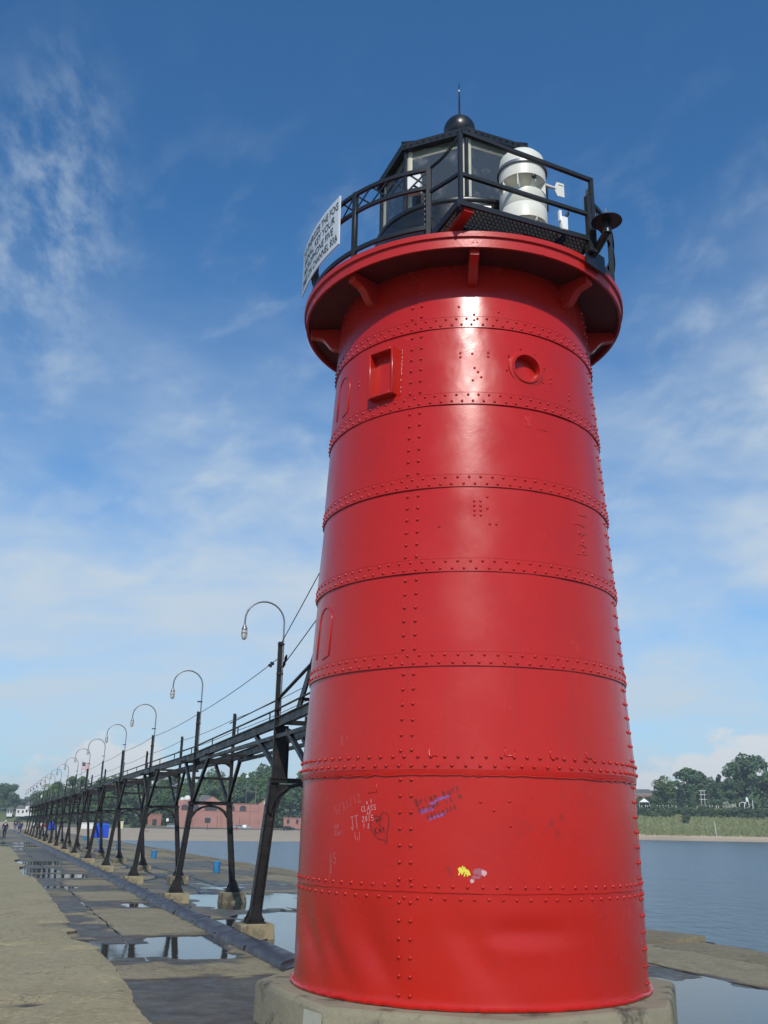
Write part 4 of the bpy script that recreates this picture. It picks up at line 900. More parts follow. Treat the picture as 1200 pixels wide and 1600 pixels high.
def bent_parts(kz, ptop, arms=True):
    "parts in local coordinates: x across, y along the pier, origin at ground between the feet"
    out = []
    for s in (-1, 1):
        fx = s*.70; kx = s*.475
        f = MB(); f.box((fx, 0, .115), (.60, .58, .25), None, .95); out.append(('footing', f, 'footing'))
        bp_ = MB(); bp_.box((fx, 0, .25), (.34, .34, .022)); 
        for dx in (-.13, .13):
            for dy in (-.13, .13): bp_.tube([(fx+dx, dy, .24), (fx+dx, dy, .32)], .016, 6)
        bp_.prism([(-.16, .26), (.16, .26), (.05, .52), (-.05, .52)], .02, (fx, -.10, 0), (1, 0, 0), (0, 0, 1), (0, 1, 0)); bp_.prism([(-.16, .26), (.16, .26), (.05, .52), (-.05, .52)], .02, (fx, .08, 0), (1, 0, 0), (0, 0, 1), (0, 1, 0))
        out.append(('base_plate', bp_, 'iron'))
        out.append(('leg', leg_shape((fx, 0, .26), (kx, 0, kz), True, 1.05 if not arms else .74), 'iron'))
        po_ = MB(); pw = 1.0 if not arms else .78; po_.beam((kx, 0, kz), (kx, 0, ptop), .085*pw, .075*pw, (0, 1, 0)); po_.beam((kx, -.045*pw, kz), (kx, -.045*pw, ptop-.03), .11*pw, .012, (0, 1, 0))
        n_ = int((ptop-kz)/.16)
        for i in range(n_):
            for sx2 in (-.035, .035): po_.dome((kx+sx2, -.051, kz+(i+.5)*(ptop-kz)/n_), (0, -1, 0), .011, .009, 5)
        out.append(('post', po_, 'iron'))
    cb = MB(); cb.beam((-.56, 0, kz+.02), (.56, 0, kz+.02), .11, .07); cb.beam((-.56, 0, kz+.06), (.56, 0, kz+.06), .16, .015); out.append(('cross_beam', cb, 'iron'))
    ar = MB(); zt = kz-.06; pts = []
    N = 14
    for i in range(N+1):
        t = math.pi*i/N; pts.append((-.50*math.cos(t)*1.02, zt-.50+.50*math.sin(t)))
    outer = [(x*1.0+(.07 if x > 0 else -.07)*(1-(1-abs(z-(zt-.5))/.5)*.0)*0+x*.10, z+.045) for x, z in pts]
    vs = []; 
    for (x, z), (xo, zo) in zip(pts, outer): vs += [(x, -.06, z), (xo, -.06, zo), (xo, .06, zo), (x, .06, z)]
    fs = [(i*4+k, i*4+(k+1) % 4, i*4+4+(k+1) % 4, i*4+4+k) for i in range(N) for k in range(4)]+[(0, 1, 2, 3), (N*4+3, N*4+2, N*4+1, N*4)]
    ar.add(vs, fs, False)
    for s in (-1, 1): ar.beam((s*.36, 0, zt-.13), (s*.52, 0, zt-.34), .02, .045)
    out.append(('arch', ar, 'iron'))
    if arms:
        for (x, dy, zt2) in ((-.475, -1.9, 3.40), (-.475, 1.25, 3.40), (.475, -1.05, 3.42), (.475, 2.0, 3.40)):
            b_ = MB(); b_.beam((x*.92, .04 if dy > 0 else -.04, kz+.09), (x, dy, zt2), .07, .07); b_.beam((x*.92-.03, .04 if dy > 0 else -.04, kz+.09), (x-.03, dy, zt2), .016, .095); out.append(('brace', b_, 'iron'))
        t_ = MB(); t_.beam((-.46, 0, 2.92), (.46, 0, 2.92), .07, .065); out.append(('tie', t_, 'iron'))
        u_ = MB(); u_.prism([(-.47, 3.41), (.47, 3.41), (.47, 3.10), (.43, 3.20), (.32, 3.27), (.10, 3.31), (-.10, 3.31), (-.32, 3.27), (-.43, 3.20), (-.47, 3.10)], .03, (0, -.015, 0), (1, 0, 0), (0, 0, 1), (0, 1, 0)); u_.beam((-.47, 0, 3.30), (.47, 0, 3.30), .09, .02); out.append(('head_plate', u_, 'iron'))
        for dy in (-1.9, 1.25):
            j_ = MB(); j_.beam((-.62, dy, 3.375), (.74, dy, 3.375), .07, .06); out.append(('joist', j_, 'iron'))
    return out
GB = 'black steel bents carrying the catwalk along the pier'
def bent_label(i):
    if i == 0: return 'tall riveted black catwalk bent nearest the lighthouse, its left foot in a puddle'
    return f'black steel catwalk bent with an arch between splayed legs, {ORD[i]} from the lighthouse'
# the first bent is taller than the rest
b0 = empty('catwalk_bent', W(.40, 7.6), -PA, bent_label(0), 'catwalk bent', GB)
for nm, mb, mt in bent_parts(2.56, 5.08, False): mb.build(nm, M[mt], b0, bevel=.012 if nm == 'footing' else 0)
for x in (-.475, .475):
    q = MB(); q.box((x+.14, 0, 3.05), (.17, .03, 1.0)); q.beam((x+.225, 0, 2.55), (x+.225, 0, 3.5), .02, .12, (0, 1, 0)); q.build('web_plate', M['iron'], b0)
    q = MB(); q.beam((x, .06, 2.86), (x, 1.45, 3.46), .075, .075); q.build('brace', M['iron'], b0)
    q = MB(); q.beam((x, -.75, 3.40), (x, -3.3, 2.05), .075, .075); q.build('brace', M['iron'], b0)
q = MB(); q.beam((-.5, -.12, 3.60), (.9, -.12, 3.60), .07, .08); q.build('joist', M['iron'], b0)
q = MB(); q.prism([(-.40, 2.52), (-.40, 2.10), (-.32, 2.30), (-.18, 2.44), (.0, 2.50), (.18, 2.44), (.32, 2.30), (.40, 2.10), (.40, 2.52)], .03, (0, -.015, 0), (1, 0, 0), (0, 0, 1), (0, 1, 0)); q.build('gusset_plate', M['iron'], b0)
proto = empty('catwalk_bent', W(.40, 7.6+PITCH_B), -PA, bent_label(1), 'catwalk bent', GB)
simple = MB(); parts = bent_parts(2.29, 4.56)
for nm, mb, mt in parts: mb.build(nm, M[mt], proto, bevel=.012 if nm == 'footing' else 0)
iron_m, foot_m = MB(), MB()
for nm, mb, mt in parts: (foot_m if mt == 'footing' else iron_m).add(mb.v, mb.f)
far_i, far_f = iron_m.mesh('bent_frame'), foot_m.mesh('footing')
for i in range(2, NB):
    loc = W(.40+random.uniform(-.02, .02), 7.6+PITCH_B*i)
    if i < 12:
        c = copy_tree(proto); c.location = loc; c['label'] = bent_label(i)
    else:
        c = empty('catwalk_bent', loc, -PA, bent_label(i), 'catwalk bent', GB); mobj('bent_frame', far_i, M['iron'], c); mobj('footing', far_f, M['footing'], c)

# walkway on top
cw = empty('catwalk_walkway', W(.40, 2.0, 0), -PA, 'long elevated black steel catwalk frame with cable rails running from the lighthouse to the shore', 'catwalk')
AE = 7.6+PITCH_B*(NB-1)-2.0
def gz(a): return float(np.interp(a, [0, 5.6, 13.3, 400], [3.86, 3.68, 3.53, 3.53]))      # top of the girder; a counted from the tower
for x in (-.475, .475):
    for (y0, y1) in ((.0, 5.6), (5.6, 13.3), (13.3, 60), (60, AE)):
        q = MB(); z0, z1 = gz(y0)-.085, gz(y1)-.085
        q.beam((x, y0, z0), (x, y1-.004, z1), .02, .16); q.beam((x, y0, z0+.08), (x, y1-.004, z1+.08), .09, .016); q.beam((x, y0, z0-.08), (x, y1-.004, z1-.08), .09, .016); q.build('girder', M['iron'], cw)
for x in (-.475, .475):
    q = MB(); q.beam((x, 1.5, 3.36), (x, 12.5, 3.32), .07, .07); q.build('lower_chord', M['iron'], cw)
for y0 in (2.6, 3.8): 
    q = MB(); q.beam((-.48, y0, 3.50), (.48, y0, 3.50), .09, .08); q.build('joist', M['iron'], cw)
y = AE
q = MB(); ys = [0, 5.6, 13.3]+list(np.arange(20, AE, 10)); q.tube([(-.50, y, gz(y)+.15) for y in ys], .018, 6); q.build('low_rail', M['iron'], cw)
q = MB()
for y in np.arange(.9, AE, 2.56): q.beam((-.50, y, gz(y)), (-.50, y, gz(y)+.16), .022, .022, (0, 1, 0))
o = q.build('rail_stanchions', M['iron'], cw); o['kind'] = 'stuff'
def cable(name, pts, r=.008, sag=.05):
    q = MB(); P = []
    for p, n2 in zip(pts[:-1], pts[1:]):
        p, n2 = Vector(p), Vector(n2)
        for k in range(5): f = k/5; P.append(p.lerp(n2, f)-Vector((0, 0, sag*4*f*(1-f))))
    P.append(Vector(pts[-1])); q.tube(P, r, 5); return q.build(name, M['iron'], cw)
yb = [5.6+PITCH_B*i for i in range(NB)]
cable('rail_cable', [(-.475, 5.6, 4.80)]+[(-.475, y, 4.50) for y in yb[1:]])
cable('rail_cable', [(.475, 5.6, 4.55)]+[(.475, y, 4.42) for y in yb[1:]])
cable('rail_cable', [(.475, 5.6, 4.25)]+[(.475, y, 4.10) for y in yb[1:]])
cable('rail_cable', [(-.475, 5.6, 5.04), (-.40, -.6, 7.6)], .009, .04); cable('rail_cable', [(-.475, 5.6, 4.55), (-.35, -.6, 6.35)], .009, .03)
q = MB(); q.tube([(-.475, 5.6, 4.02), (-.475, 2.4, 4.60)], .03, 8); q.tube([(-.475, 5.6, 4.02), (-.475, 9.5, 3.93)], .012, 6); q.build('handrail', M['iron'], cw)
for (x, y, z, dz) in ((-.475, 6.3, 4.74, -.03), (.475, 6.4, 4.52, -.02), (.475, 6.5, 4.22, -.02), (-.475, 5.25, 4.67, .10), (-.475, 6.15, 4.76, -.03)):
    q = MB(); q.tube([(x, y-.10, z+dz), (x, y-.05, z+dz*.5), (x, y, z), (x, y+.05, z-dz*.5), (x, y+.10, z-dz)], [.012, .030, .018, .030, .012], 8); q.build('insulator', M['iron'], cw)
st = empty('catwalk_stair', W(.40, 6.45, 3.72), -PA, 'steep black steel stair climbing from the catwalk up behind the lighthouse tower', 'stair')
for x in (-.45, .45):
    q = MB(); q.prism([(0, 0), (-.24, 0), (-3.6, 3.2), (-3.36, 3.2)], .035, (x-.0175, 0, 0), (0, 1, 0), (0, 0, 1), (1, 0, 0)); q.build('stringer', M['iron'], st)
for k in range(13):
    q = MB(); q.box((0, -.20-.26*k, .16+.245*k), (.86, .24, .03)); q.build('tread', M['iron'], st)

# gooseneck lamps
LG = 'gooseneck lamps on the posts along the catwalk'
def lamp_parts(par):
    q = MB(); pts = [(.02, 0, -1.75), (.02, 0, .0)]+[(-.355+.375*math.cos(t), 0, .375*math.sin(t)) for t in np.linspace(.12, math.pi, 14)]+[(-.73, 0, -.12)]
    q.tube(pts, .0165, 8); q.build('gooseneck_pipe', M['metalgrey'], par)
    q = MB(); q.lathe([(.001, -.10), (.03, -.10), (.034, -.13), (.05, -.15), (.052, -.185), (.001, -.185)], 14, (-.73, 0, 0)); q.build('lamp_holder', M['metalgrey'], par)
    q = MB(); q.lathe([(.040, -.186), (.046, -.22), (.046, -.30), (.034, -.345), (.001, -.36)], 14, (-.73, 0, 0)); q.build('globe', M['chrome'], par)
    q = MB()
    for k in range(6): q.tube([CY(60*k, r, z)+Vector((-.73, 0, 0)) for r, z in ((.050, -.18), (.055, -.24), (.055, -.31), (.038, -.36), (.005, -.375))], .0045, 4)
    q.tube([CY(30*k, .056, -.25)+Vector((-.73, 0, 0)) for k in range(12)], .0045, 4, closed=True); q.build('cage', M['metalgrey'], par)
    q = MB()
    for z in (-1.6, -.95, -.40): q.box((-.02, 0, z), (.12, .05, .03))
    q.build('pipe_clamp', M['iron'], par)
def lamp_label(i): return ('gooseneck cage lamp on the tallest catwalk post beside the lighthouse' if i == 0 else f'gooseneck cage lamp arching over the {ORD[i]} catwalk bent from the lighthouse')
l0 = empty('gooseneck_lamp', W(-.06, 7.55, 5.43), -PA, lamp_label(0), 'lamp', LG); lamp_parts(l0)
far_l = None
for i in range(1, NB):
    z = 5.19
    if i < 10:
        c = copy_tree(l0); c.location = W(-.06+random.uniform(-.02, .02), 7.55+PITCH_B*i, z+random.uniform(-.04, .04)); c['label'] = lamp_label(i); c.rotation_euler.z += random.uniform(-.08, .08)
    else:
        if far_l is None:
            m_ = MB(); pts = [(.02, 0, -1.75), (.02, 0, .0)]+[(-.355+.375*math.cos(t), 0, .375*math.sin(t)) for t in np.linspace(.12, math.pi, 14)]+[(-.73, 0, -.12)]
            m_.tube(pts, .018, 6); m_.lathe([(.001, -.10), (.05, -.14), (.052, -.3), (.001, -.36)], 8, (-.73, 0, 0)); far_l = m_.mesh('gooseneck_lamp')
        mobj('gooseneck_lamp', far_l, M['metalgrey'], None, W(-.06, 7.55+PITCH_B*i, z), -PA, label=lamp_label(i), cat='lamp', group=LG)

# ================================================================== THINGS ON THE PIER
BL = ['bright blue bucket standing nearest the lighthouse on the right side of the pier', 'bright blue bucket on the right side of the pier, second from the lighthouse', 'bright blue bucket third from the lighthouse, seen beyond the catwalk legs', 'far blue bucket fourth from the lighthouse beside the catwalk legs', 'farthest small blue bucket on the right side of the pier']
def bucket(par):
    q = MB(); q.lathe([(.001, .02), (.125, .0), (.135, .02), (.150, .36), (.165, .365), (.168, .40), (.155, .41), (.145, .40), (.125, .06), (.001, .05)], 24); q.build('bucket_body', M['blue'], par)
    q = MB(); q.lathe([(.149, .30), (.157, .303), (.157, .32), (.149, .325)], 24); q.build('bucket_band', M['blue'], par)
    q = MB(); q.tube([(-.155, 0, .38)]+[(-.165*math.cos(math.pi*k/10), -.06-.10*math.sin(math.pi*k/10), .36-.10*math.sin(math.pi*k/10)) for k in range(1, 10)]+[(.155, 0, .38)], .006, 5); q.build('handle', M['metalgrey'], par)
bk0 = empty('blue_bucket', W(3.81, 29.8, .01), .3, BL[0], 'bucket', 'blue buckets on the pier'); bucket(bk0)
for i, (b_, a_) in enumerate([(3.67, 44.84), (3.82, 61.7), (4.4, 80), (4.46, 95)]):
    c = copy_tree(bk0); c.location = W(b_, a_, .01); c.rotation_euler.z = random.uniform(0, 6); c['label'] = BL[i+1]
def board(par):
    q = MB(); q.tube([(0, 0, 0), (0, 0, 1.72)], .055, 10); q.build('board_post', M['bluesign'], par)
    q = MB(); q.box((.02, -.03, 1.30), (.86, .10, .88)); q.build('board_panel', M['bluesign'], par, bevel=.02)
    q = MB(); q.box((.02, -.083, 1.66), (.80, .012, .04)); q.build('board_lip', M['blue'], par)
bd = empty('blue_board', W(1.95, 55.6, .0), R(22), 'bright blue board on a single blue post, the nearer one under the catwalk', 'sign', 'blue boards on posts'); board(bd)
c = copy_tree(bd); c.location = W(1.7, 104, 0); c['label'] = 'distant bright blue board on a post among the far catwalk legs'
# people, far along the pier
def skin(name, V, E, Rd, mt, par, root=0, lev=1):
    me = bpy.data.meshes.new(name); me.from_pydata([tuple(v) for v in V], E, [])
    o = mobj(name, me, mt, par); o.modifiers.new('skin', 'SKIN'); me.skin_vertices or None
    if not me.skin_vertices:
        bm = bmesh.new(); bm.from_mesh(me); bm.verts.layers.skin.verify(); bm.to_mesh(me); bm.free()
    sv = me.skin_vertices[0].data
    for i, r in enumerate(Rd): sv[i].radius = r if isinstance(r, tuple) else (r, r); sv[i].use_root = (i == root)
    o.modifiers['skin'].use_smooth_shade = True
    s = o.modifiers.new('sub', 'SUBSURF'); s.levels = lev; s.render_levels = lev; return o
def person(loc, rz, h, shirt, trousers, label, stride=.0, sleeves=True, cap=None, shorts=False, lean=0.0, group='people on the far end of the pier', bend=0.0):
    p = empty('person', loc, rz, label, 'person', group); p.scale = (h/1.75,)*3
    f = stride; ly = lean
    hip, chest, neck, head = (0, 0, .93), (0, .02+ly*.4, 1.30), (0, .02+ly*.6, 1.47), (0, .05+ly*.8, 1.62)
    J = {'hip': hip, 'waist': (0, .01+ly*.2, 1.08), 'chest': chest, 'neck': neck, 'head': head, 'top': (0, .04+ly*.8, 1.70),
         'hl': (-.09, 0, .90), 'kl': (-.10, .06+f*.22, .50), 'al': (-.10, f*.30-(.10 if f < 0 else 0), .08), 'tl': (-.105, .13+f*.30, .035),
         'hr': (.09, 0, .90), 'kr': (.10, .06-f*.22, .50), 'ar': (.10, -f*.30-(.08 if f > 0 else 0), .08), 'tr': (.105, .13-f*.30, .035),
         'sl': (-.19, .02+ly*.55, 1.40), 'el': (-.25, -.02-f*.15+ly*.4, 1.13), 'wl': (-.24, .10-f*.22+bend, .90+bend*.6), 'fl': (-.235, .13-f*.24+bend*1.1, .81+bend*.7),
         'sr': (.19, .02+ly*.55, 1.40), 'er': (.25, -.02+f*.15+ly*.4, 1.13), 'wr': (.24, .10+f*.22+bend, .90+bend*.6), 'fr': (.235, .13+f*.24+bend*1.1, .81+bend*.7)}
    ks = list(J); ix = {k: i for i, k in enumerate(ks)}
    ed = [('hip', 'waist'), ('waist', 'chest'), ('chest', 'neck'), ('neck', 'head'), ('head', 'top'), ('hip', 'hl'), ('hl', 'kl'), ('kl', 'al'), ('al', 'tl'), ('hip', 'hr'), ('hr', 'kr'), ('kr', 'ar'), ('ar', 'tr'), ('chest', 'sl'), ('sl', 'el'), ('el', 'wl'), ('wl', 'fl'), ('chest', 'sr'), ('sr', 'er'), ('er', 'wr'), ('wr', 'fr')]
    rad = dict(hip=(.15, .11), waist=(.135, .10), chest=(.17, .115), neck=.055, head=(.085, .10), top=.06, hl=.085, kl=.058, al=.042, tl=.035, hr=.085, kr=.058, ar=.042, tr=.035, sl=.055, el=.042, wl=.03, fl=.032, sr=.055, er=.042, wr=.03, fr=.032)
    skin('body', [J[k] for k in ks], [(ix[a], ix[b]) for a, b in ed], [rad[k] for k in ks], M['skin'], p)
    up_ = ['hip', 'waist', 'chest', 'sl', 'el', 'sr', 'er']+(['wl', 'wr'] if sleeves else []); iu = {k: i for i, k in enumerate(up_)}
    grow = lambda k, g_: tuple(x+g_ for x in (rad[k] if isinstance(rad[k], tuple) else (rad[k],)*2))
    skin('shirt', [J[k] for k in up_], [(iu[a], iu[b]) for a, b in ed if a in iu and b in iu], [grow(k, .022) for k in up_], M[shirt], p)
    lo_ = ['hip', 'hl', 'kl', 'hr', 'kr']+([] if shorts else ['al', 'ar']); il = {k: i for i, k in enumerate(lo_)}
    skin('trousers', [J[k] for k in lo_], [(il[a], il[b]) for a, b in ed if a in il and b in il], [grow(k, .02) for k in lo_], M[trousers], p)
    for a, t in (('al', 'tl'), ('ar', 'tr')):
        q = MB(); A, T = Vector(J[a]), Vector(J[t]); q.tube([(A.x, A.y-.06, .045), (A.x, A.y+.04, .055), (T.x, T.y+.03, .03)], [.05, .056, .035], 8); q.build('shoe', M['rubber'], p)
    hd = Vector(J['head'])
    q = MB(); q.lathe([(.001, .135), (.055, .125), (.098, .08), (.112, .02), (.105, -.03), (.10, -.05)], 14, hd+Vector((0, -.018, .015))); q.build('cap' if cap else 'hair', M[cap or 'hair'], p)
    if cap: q = MB(); q.box(hd+Vector((0, .13, .055)), (.14, .12, .012)); q.build('cap_peak', M[cap], p)
    for s in (-.034, .034): 
        q = MB(); q.dome(hd+Vector((s, .098, .015)), (0, 1, 0), .013, .008, 6); q.build('eye', M['rubber'], p)
    q = MB(); q.prism([(-.014, 0), (.014, 0), (0, .05)], .02, hd+Vector((0, .098, -.03)), (1, 0, 0), (0, 0, 1), (0, 1, 0)); q.build('nose', M['skin'], p)
    return p
GZ = .02
person(W(-3.05, 100, GZ), -PA+math.pi-.1, 1.76, 'navy', 'navy', 'person in dark clothes and a white cap walking at the left edge of the pier', .55, True, 'clothwhite')
person(W(-.64, 160, GZ), -PA, 1.75, 'navy', 'grey', 'person in a dark jacket, farther off, just right of the walker in the white cap', .4)
person(W(-.35, 150, GZ), -PA+1.2, 1.50, 'clothblue', 'denim', 'shorter person in a bright blue shirt bending among the people far along the pier', .3, False, None, True, .25, bend=.15)
person(W(.15, 158, GZ), -PA-.6, 1.75, 'navy', 'denim', 'person in a navy top standing between the blue shirt and the white shirt', .2)
person(W(.75, 152, GZ), -PA+math.pi, 1.60, 'teal', 'clothwhite', 'person in pale teal and white, middle of the group far along the pier', .3, False, None, True)
person(W(2.0, 160, GZ), -PA+math.pi+.4, 1.72, 'clothwhite', 'navy', 'person in a white shirt and dark trousers near the curb far along the pier', .45)
person(W(3.0, 170, GZ), -PA+.5, 1.80, 'grey', 'khaki', 'person in grey and khaki at the right of the far group, before the catwalk legs', .2)
person(W(3.4, 163, GZ), -PA-1, 1.68, 'clothwhite', 'grey', 'person in white and grey half hidden by the farthest catwalk legs', .3, False)
person(W(2.2, 132, GZ), -PA+math.pi, 1.70, 'clothred', 'clothwhite', 'person in a dark red top and white trousers among the far catwalk legs', .4)
person(W(2.9, 128, GZ), -PA+math.pi+.3, 1.62, 'clothred', 'khaki', 'shorter person in dark red and khaki behind the far catwalk legs', .3, False, None, True)
gull = empty('seagull', W(.0, 98, 3.95), -PA+1.3, 'white bird perched on the low rail of the catwalk in the distance', 'bird')
q = MB(); q.tube([(-.22, 0, .12), (-.10, 0, .14), (.02, 0, .17), (.10, 0, .22), (.13, 0, .30), (.15, 0, .36), (.19, 0, .37), (.24, 0, .36)], [.012, .05, .085, .07, .042, .042, .03, .006], 10); q.tube([(.03, .025, .10), (.03, .025, -.02)], .007, 5); q.tube([(.03, -.025, .10), (.03, -.025, -.02)], .007, 5); q.build('bird_body', M['whitep'], gull)
# ================================================================== FAR SHORE
def far(name, az, d, z, label, cat, group=None):
    return empty(name, PD(az, d, z), -R(az), label, cat, group)
# ---- big brick waterworks, local x to the right, y away from the viewer; 1 degree is 6.81 m at 390 m
bw = far('brick_building', -13.8, 391, .2, 'long pale red brick building with stepped gables and arched windows behind the beach', 'building')
XL = lambda az: math.tan(R(az+13.8))*391
xa, xb, xc, xd, xe = XL(-16.42), XL(-15.6), XL(-11.9), XL(-11.22), XL(-12.37)
q = MB(); q.box(((xa+xc)/2, 8, 4.2), (xc-xa, 16, 9.6)); q.build('wall', M['brick'], bw)
q = MB(); q.prism([(xc, -.6), (xd, -.6), (xd, 9.45), (xd-1.1, 9.45), ((xc+xd)/2, 11.1), (xc+1.1, 9.45), (xc, 9.45)], 17, (0, -.6, 0)); q.build('gable_wing', M['brick'], bw)
q = MB(); q.prism([(xa-.1, -.6), (xb, -.6), (xb, 10.4), (xa+1.2, 9.95), (xa-.1, 9.95)], 16.4, (0, -.35, 0)); q.build('end_wing', M['brick'], bw)
gx0, gx1 = XL(-14.95), XL(-14.1)
q = MB(); q.prism([(gx0, 8.8), (gx1, 8.8), (gx1, 9.7), ((gx0+gx1)/2, 11.5), (gx0, 9.7)], 12, (0, -.30, 0)); q.build('gable', M['brick'], bw)
q = MB(); q.prism([(gx0-2.6, 9.0), (gx0+2.2, 9.0), (gx0+2.2, 11.0), (gx0+1.4, 12.0), (gx0-1.6, 12.0), (gx0-2.6, 10.6)], 8, (0, 3, 0)); q.build('roof', M['roofg'], bw)
q = MB(); q.box(((xa+xc)/2, -.04, 6.2), (xc-xa, .12, .16)); q.build('string_course', M['brick2'], bw)
q = MB(); q.box(((xa+xc)/2, 8, 9.06), (xc-xa+.3, 16.4, .16)); q.build('coping', M['brick2'], bw)
q = MB(); q.box(((xc+xd)/2, -.7, 9.5), (1.2, .1, 1.1)); q.build('stone_panel', M['cream'], bw)
q = MB(); q.box((XL(-11.50), -.66, 4.9), (1.3, .08, .62)); q.build('wall_sign', M['g_dark'], bw)
for az in (-12.37, -14.0, -15.55, -16.0):
    q = MB(); q.box((XL(az), -.12, 4.3), (.22, .25, 9.2)); q.build('downpipe', M['brick2'], bw)
for az in (-16.05, -15.45, -14.75, -14.45, -13.45, -12.80):
    x = XL(az); q = MB(); wv = 1.25
    q.prism([(x-wv, 5.0 if 0 else 6.3), (x+wv, 6.3), (x+wv, 7.6)]+[(x+wv*math.cos(math.pi*k/8), 7.6+.75*math.sin(math.pi*k/8)) for k in range(1, 8)]+[(x-wv, 7.6)], .2, (0, -.45 if az < -15.6 else -.13, 0)); wn = q.build('window', M['glassdark'], bw)
    q = MB()
    for dx in (-.6, 0, .6): q.box((x+dx, -.16 if az > -15.6 else -.48, 7.1), (.07, .06, 1.6))
    q.build('window_bar', M['brick2'], wn)
q = MB(); q.lathe([(1.3, -.4), (1.3, .3), (1.1, .75), (.6, 1.1), (.001, 1.2)], 14, (xa+3.2, 3, 10.6)); q.lathe([(.9, -.4), (.9, .2), (.5, .6), (.001, .7)], 12, (xa+1.2, 3, 10.4)); q.build('roof_vent', M['siding'], bw)
def hut(name, az, d, z, w_, h, dp, mt, label, roof=None, door=True, windows=0, trim='siding'):
    o = far(name, az, d, z, label, 'house' if roof else 'building')
    q = MB(); q.box((0, dp/2, h/2-.5), (w_, dp, h+1)); q.build('wall', M[mt], o)
    if roof:
        q = MB(); q.prism([(-w_/2-.4, h), (w_/2+.4, h), (w_/2-roof*.5, h+roof), (-w_/2+roof*.5, h+roof)], dp+.8, (0, -.4, 0)); q.build('roof', M['roofg'], o)
    else:
        q = MB(); q.box((0, dp/2, h+.08), (w_+.3, dp+.3, .25)); q.build('coping', M[trim], o)
    if door:
        q = MB(); q.box((0, -.04, 1.1), (w_*.32, .12, 2.2)); q.build('door', M['glassdark'], o)
    for i in range(windows):
        for j in range(2 if h > 5 else 1):
            x = -w_/2+w_*(i+.5)/windows; q = MB(); q.box((x, -.05, 1.8+j*2.9), (1.0, .12, 1.5)); wn = q.build('window', M['glassdark'], o)
            q = MB(); q.box((x, -.09, 1.8+j*2.9+.85), (1.3, .12, .16)); q.box((x, -.09, 1.8+j*2.9-.85), (1.3, .14, .14)); q.build('window_trim', M[trim], wn)
    return o
hut('brick_pumphouse', -17.65, 400, .8, 5.1, 4.0, 5, 'brick2', 'small square brown brick building left of the long brick building', None, True, 0, 'brick2')
hut('brick_shed', -9.95, 400, 1.2, 7.2, 3.1, 6, 'brick', 'low pale brick building on the beach road right of the long brick building', None, False, 2, 'brick')
hut('pavilion', -19.0, 412, 1.6, 7.6, .9, 8, 'tan', 'low pavilion with a big grey sloping roof behind the beach', 2.6, False, 0)
hut('yellow_kiosk', -19.47, 360, -.5, 1.9, 2.3, 2, 'yellow', 'tiny pale yellow kiosk at the back of the beach', None, False, 0)
hut('white_wall_shed', -21.15, 345, -.5, 4.6, 1.7, 2, 'siding', 'low white shed at the top of the beach behind the catwalk legs', None, False, 0)
# three-storey white house among the trees
hs = far('white_house', -10.0, 462, 9.2, 'tall pale house with porches and a pointed roof among the trees above the beach', 'house')
q = MB(); q.box((0, 4, 4), (6.4, 8, 9)); q.build('wall', M['tan'], hs)
q = MB(); q.prism([(-3.6, 8.4), (3.6, 8.4), (1.4, 11.2), (-1.4, 11.2)], 9, (0, -.5, 0)); q.build('roof', M['roofg'], hs)
for z in (2.9, 5.9): q = MB(); q.box((0, -.7, z), (7.0, 1.5, .35)); q.box((0, -1.35, z+.7), (7.0, .1, .7)); q.build('porch', M['siding'], hs)
for z in (1.4, 4.4, 7.3):
    for x in (-2, 0, 2): q = MB(); q.box((x, -.05, z), (1.1, .12, 1.5)); q.build('window', M['glassdark'], hs)
# houses at the left, on the grassy bank
for az, d, z, w_, h, dp, rf, lb in ((-24.75, 650, 5.0, 5.2, 3.6, 6, 2.0, 'small white house with grey roof on the grassy bank at far left'), (-24.36, 648, 5.4, 3.8, 5.0, 6, 2.2, 'taller white house beside the small one on the grassy bank at far left'), (-25.3, 655, 4.8, 3.2, 2.6, 4, .9, 'little white cottage farthest left on the grassy bank')):
    hut('white_house', az, d, z, w_, h, dp, 'siding', lb, rf, False, 2)
# houses at the right
o = hut('brick_house', 9.75, 470, 11.4, 9.5, 6.4, 9, 'brick2', 'brick house with white trim and grey roof just right of the lighthouse', 2.0, False, 3)
q = MB(); q.box((0, -.15, 6.4), (9.9, .4, .45)); q.build('eaves', M['siding'], o)
o = hut('brick_house', 10.42, 478, 11.2, 6.0, 5.4, 8, 'brick2', 'smaller brick house with hipped grey roof, left of the round green tree', 3.0, False, 2)
tn = far('white_canopy', 9.9, 462, 12.0, 'white pointed canopy tent in front of the brick house', 'tent')
q = MB(); q.add([(-2.2, -2.2, 1.9), (2.2, -2.2, 1.9), (2.2, 2.2, 1.9), (-2.2, 2.2, 1.9), (0, 0, 3.6)], [(0, 1, 4), (1, 2, 4), (2, 3, 4), (3, 0, 4), (3, 2, 1, 0)]); q.build('canopy', M['whitep'], tn)
for x in (-2.1, 2.1):
    for y in (-2.1, 2.1): q = MB(); q.tube([(x, y, -.5), (x, y, 1.95)], .06, 6); q.build('leg', M['whitep'], tn)
fn = far('white_fence', 11.6, 459, 11.9, 'long low pale post fence behind the shrubs on the right bank', 'fence')
q = MB(); q.box((0, 0, .2), (.34, .08, 1.3)); pk = q.mesh('picket')
for i in range(27): mobj('picket', pk, M['cream'], fn, (-16+i*1.3+random.uniform(-.3, .3), 0, random.uniform(-.3, .1)))
q = MB(); q.box((1.3, .06, .45), (35, .05, .07)); q.build('rail', M['wood'], fn)
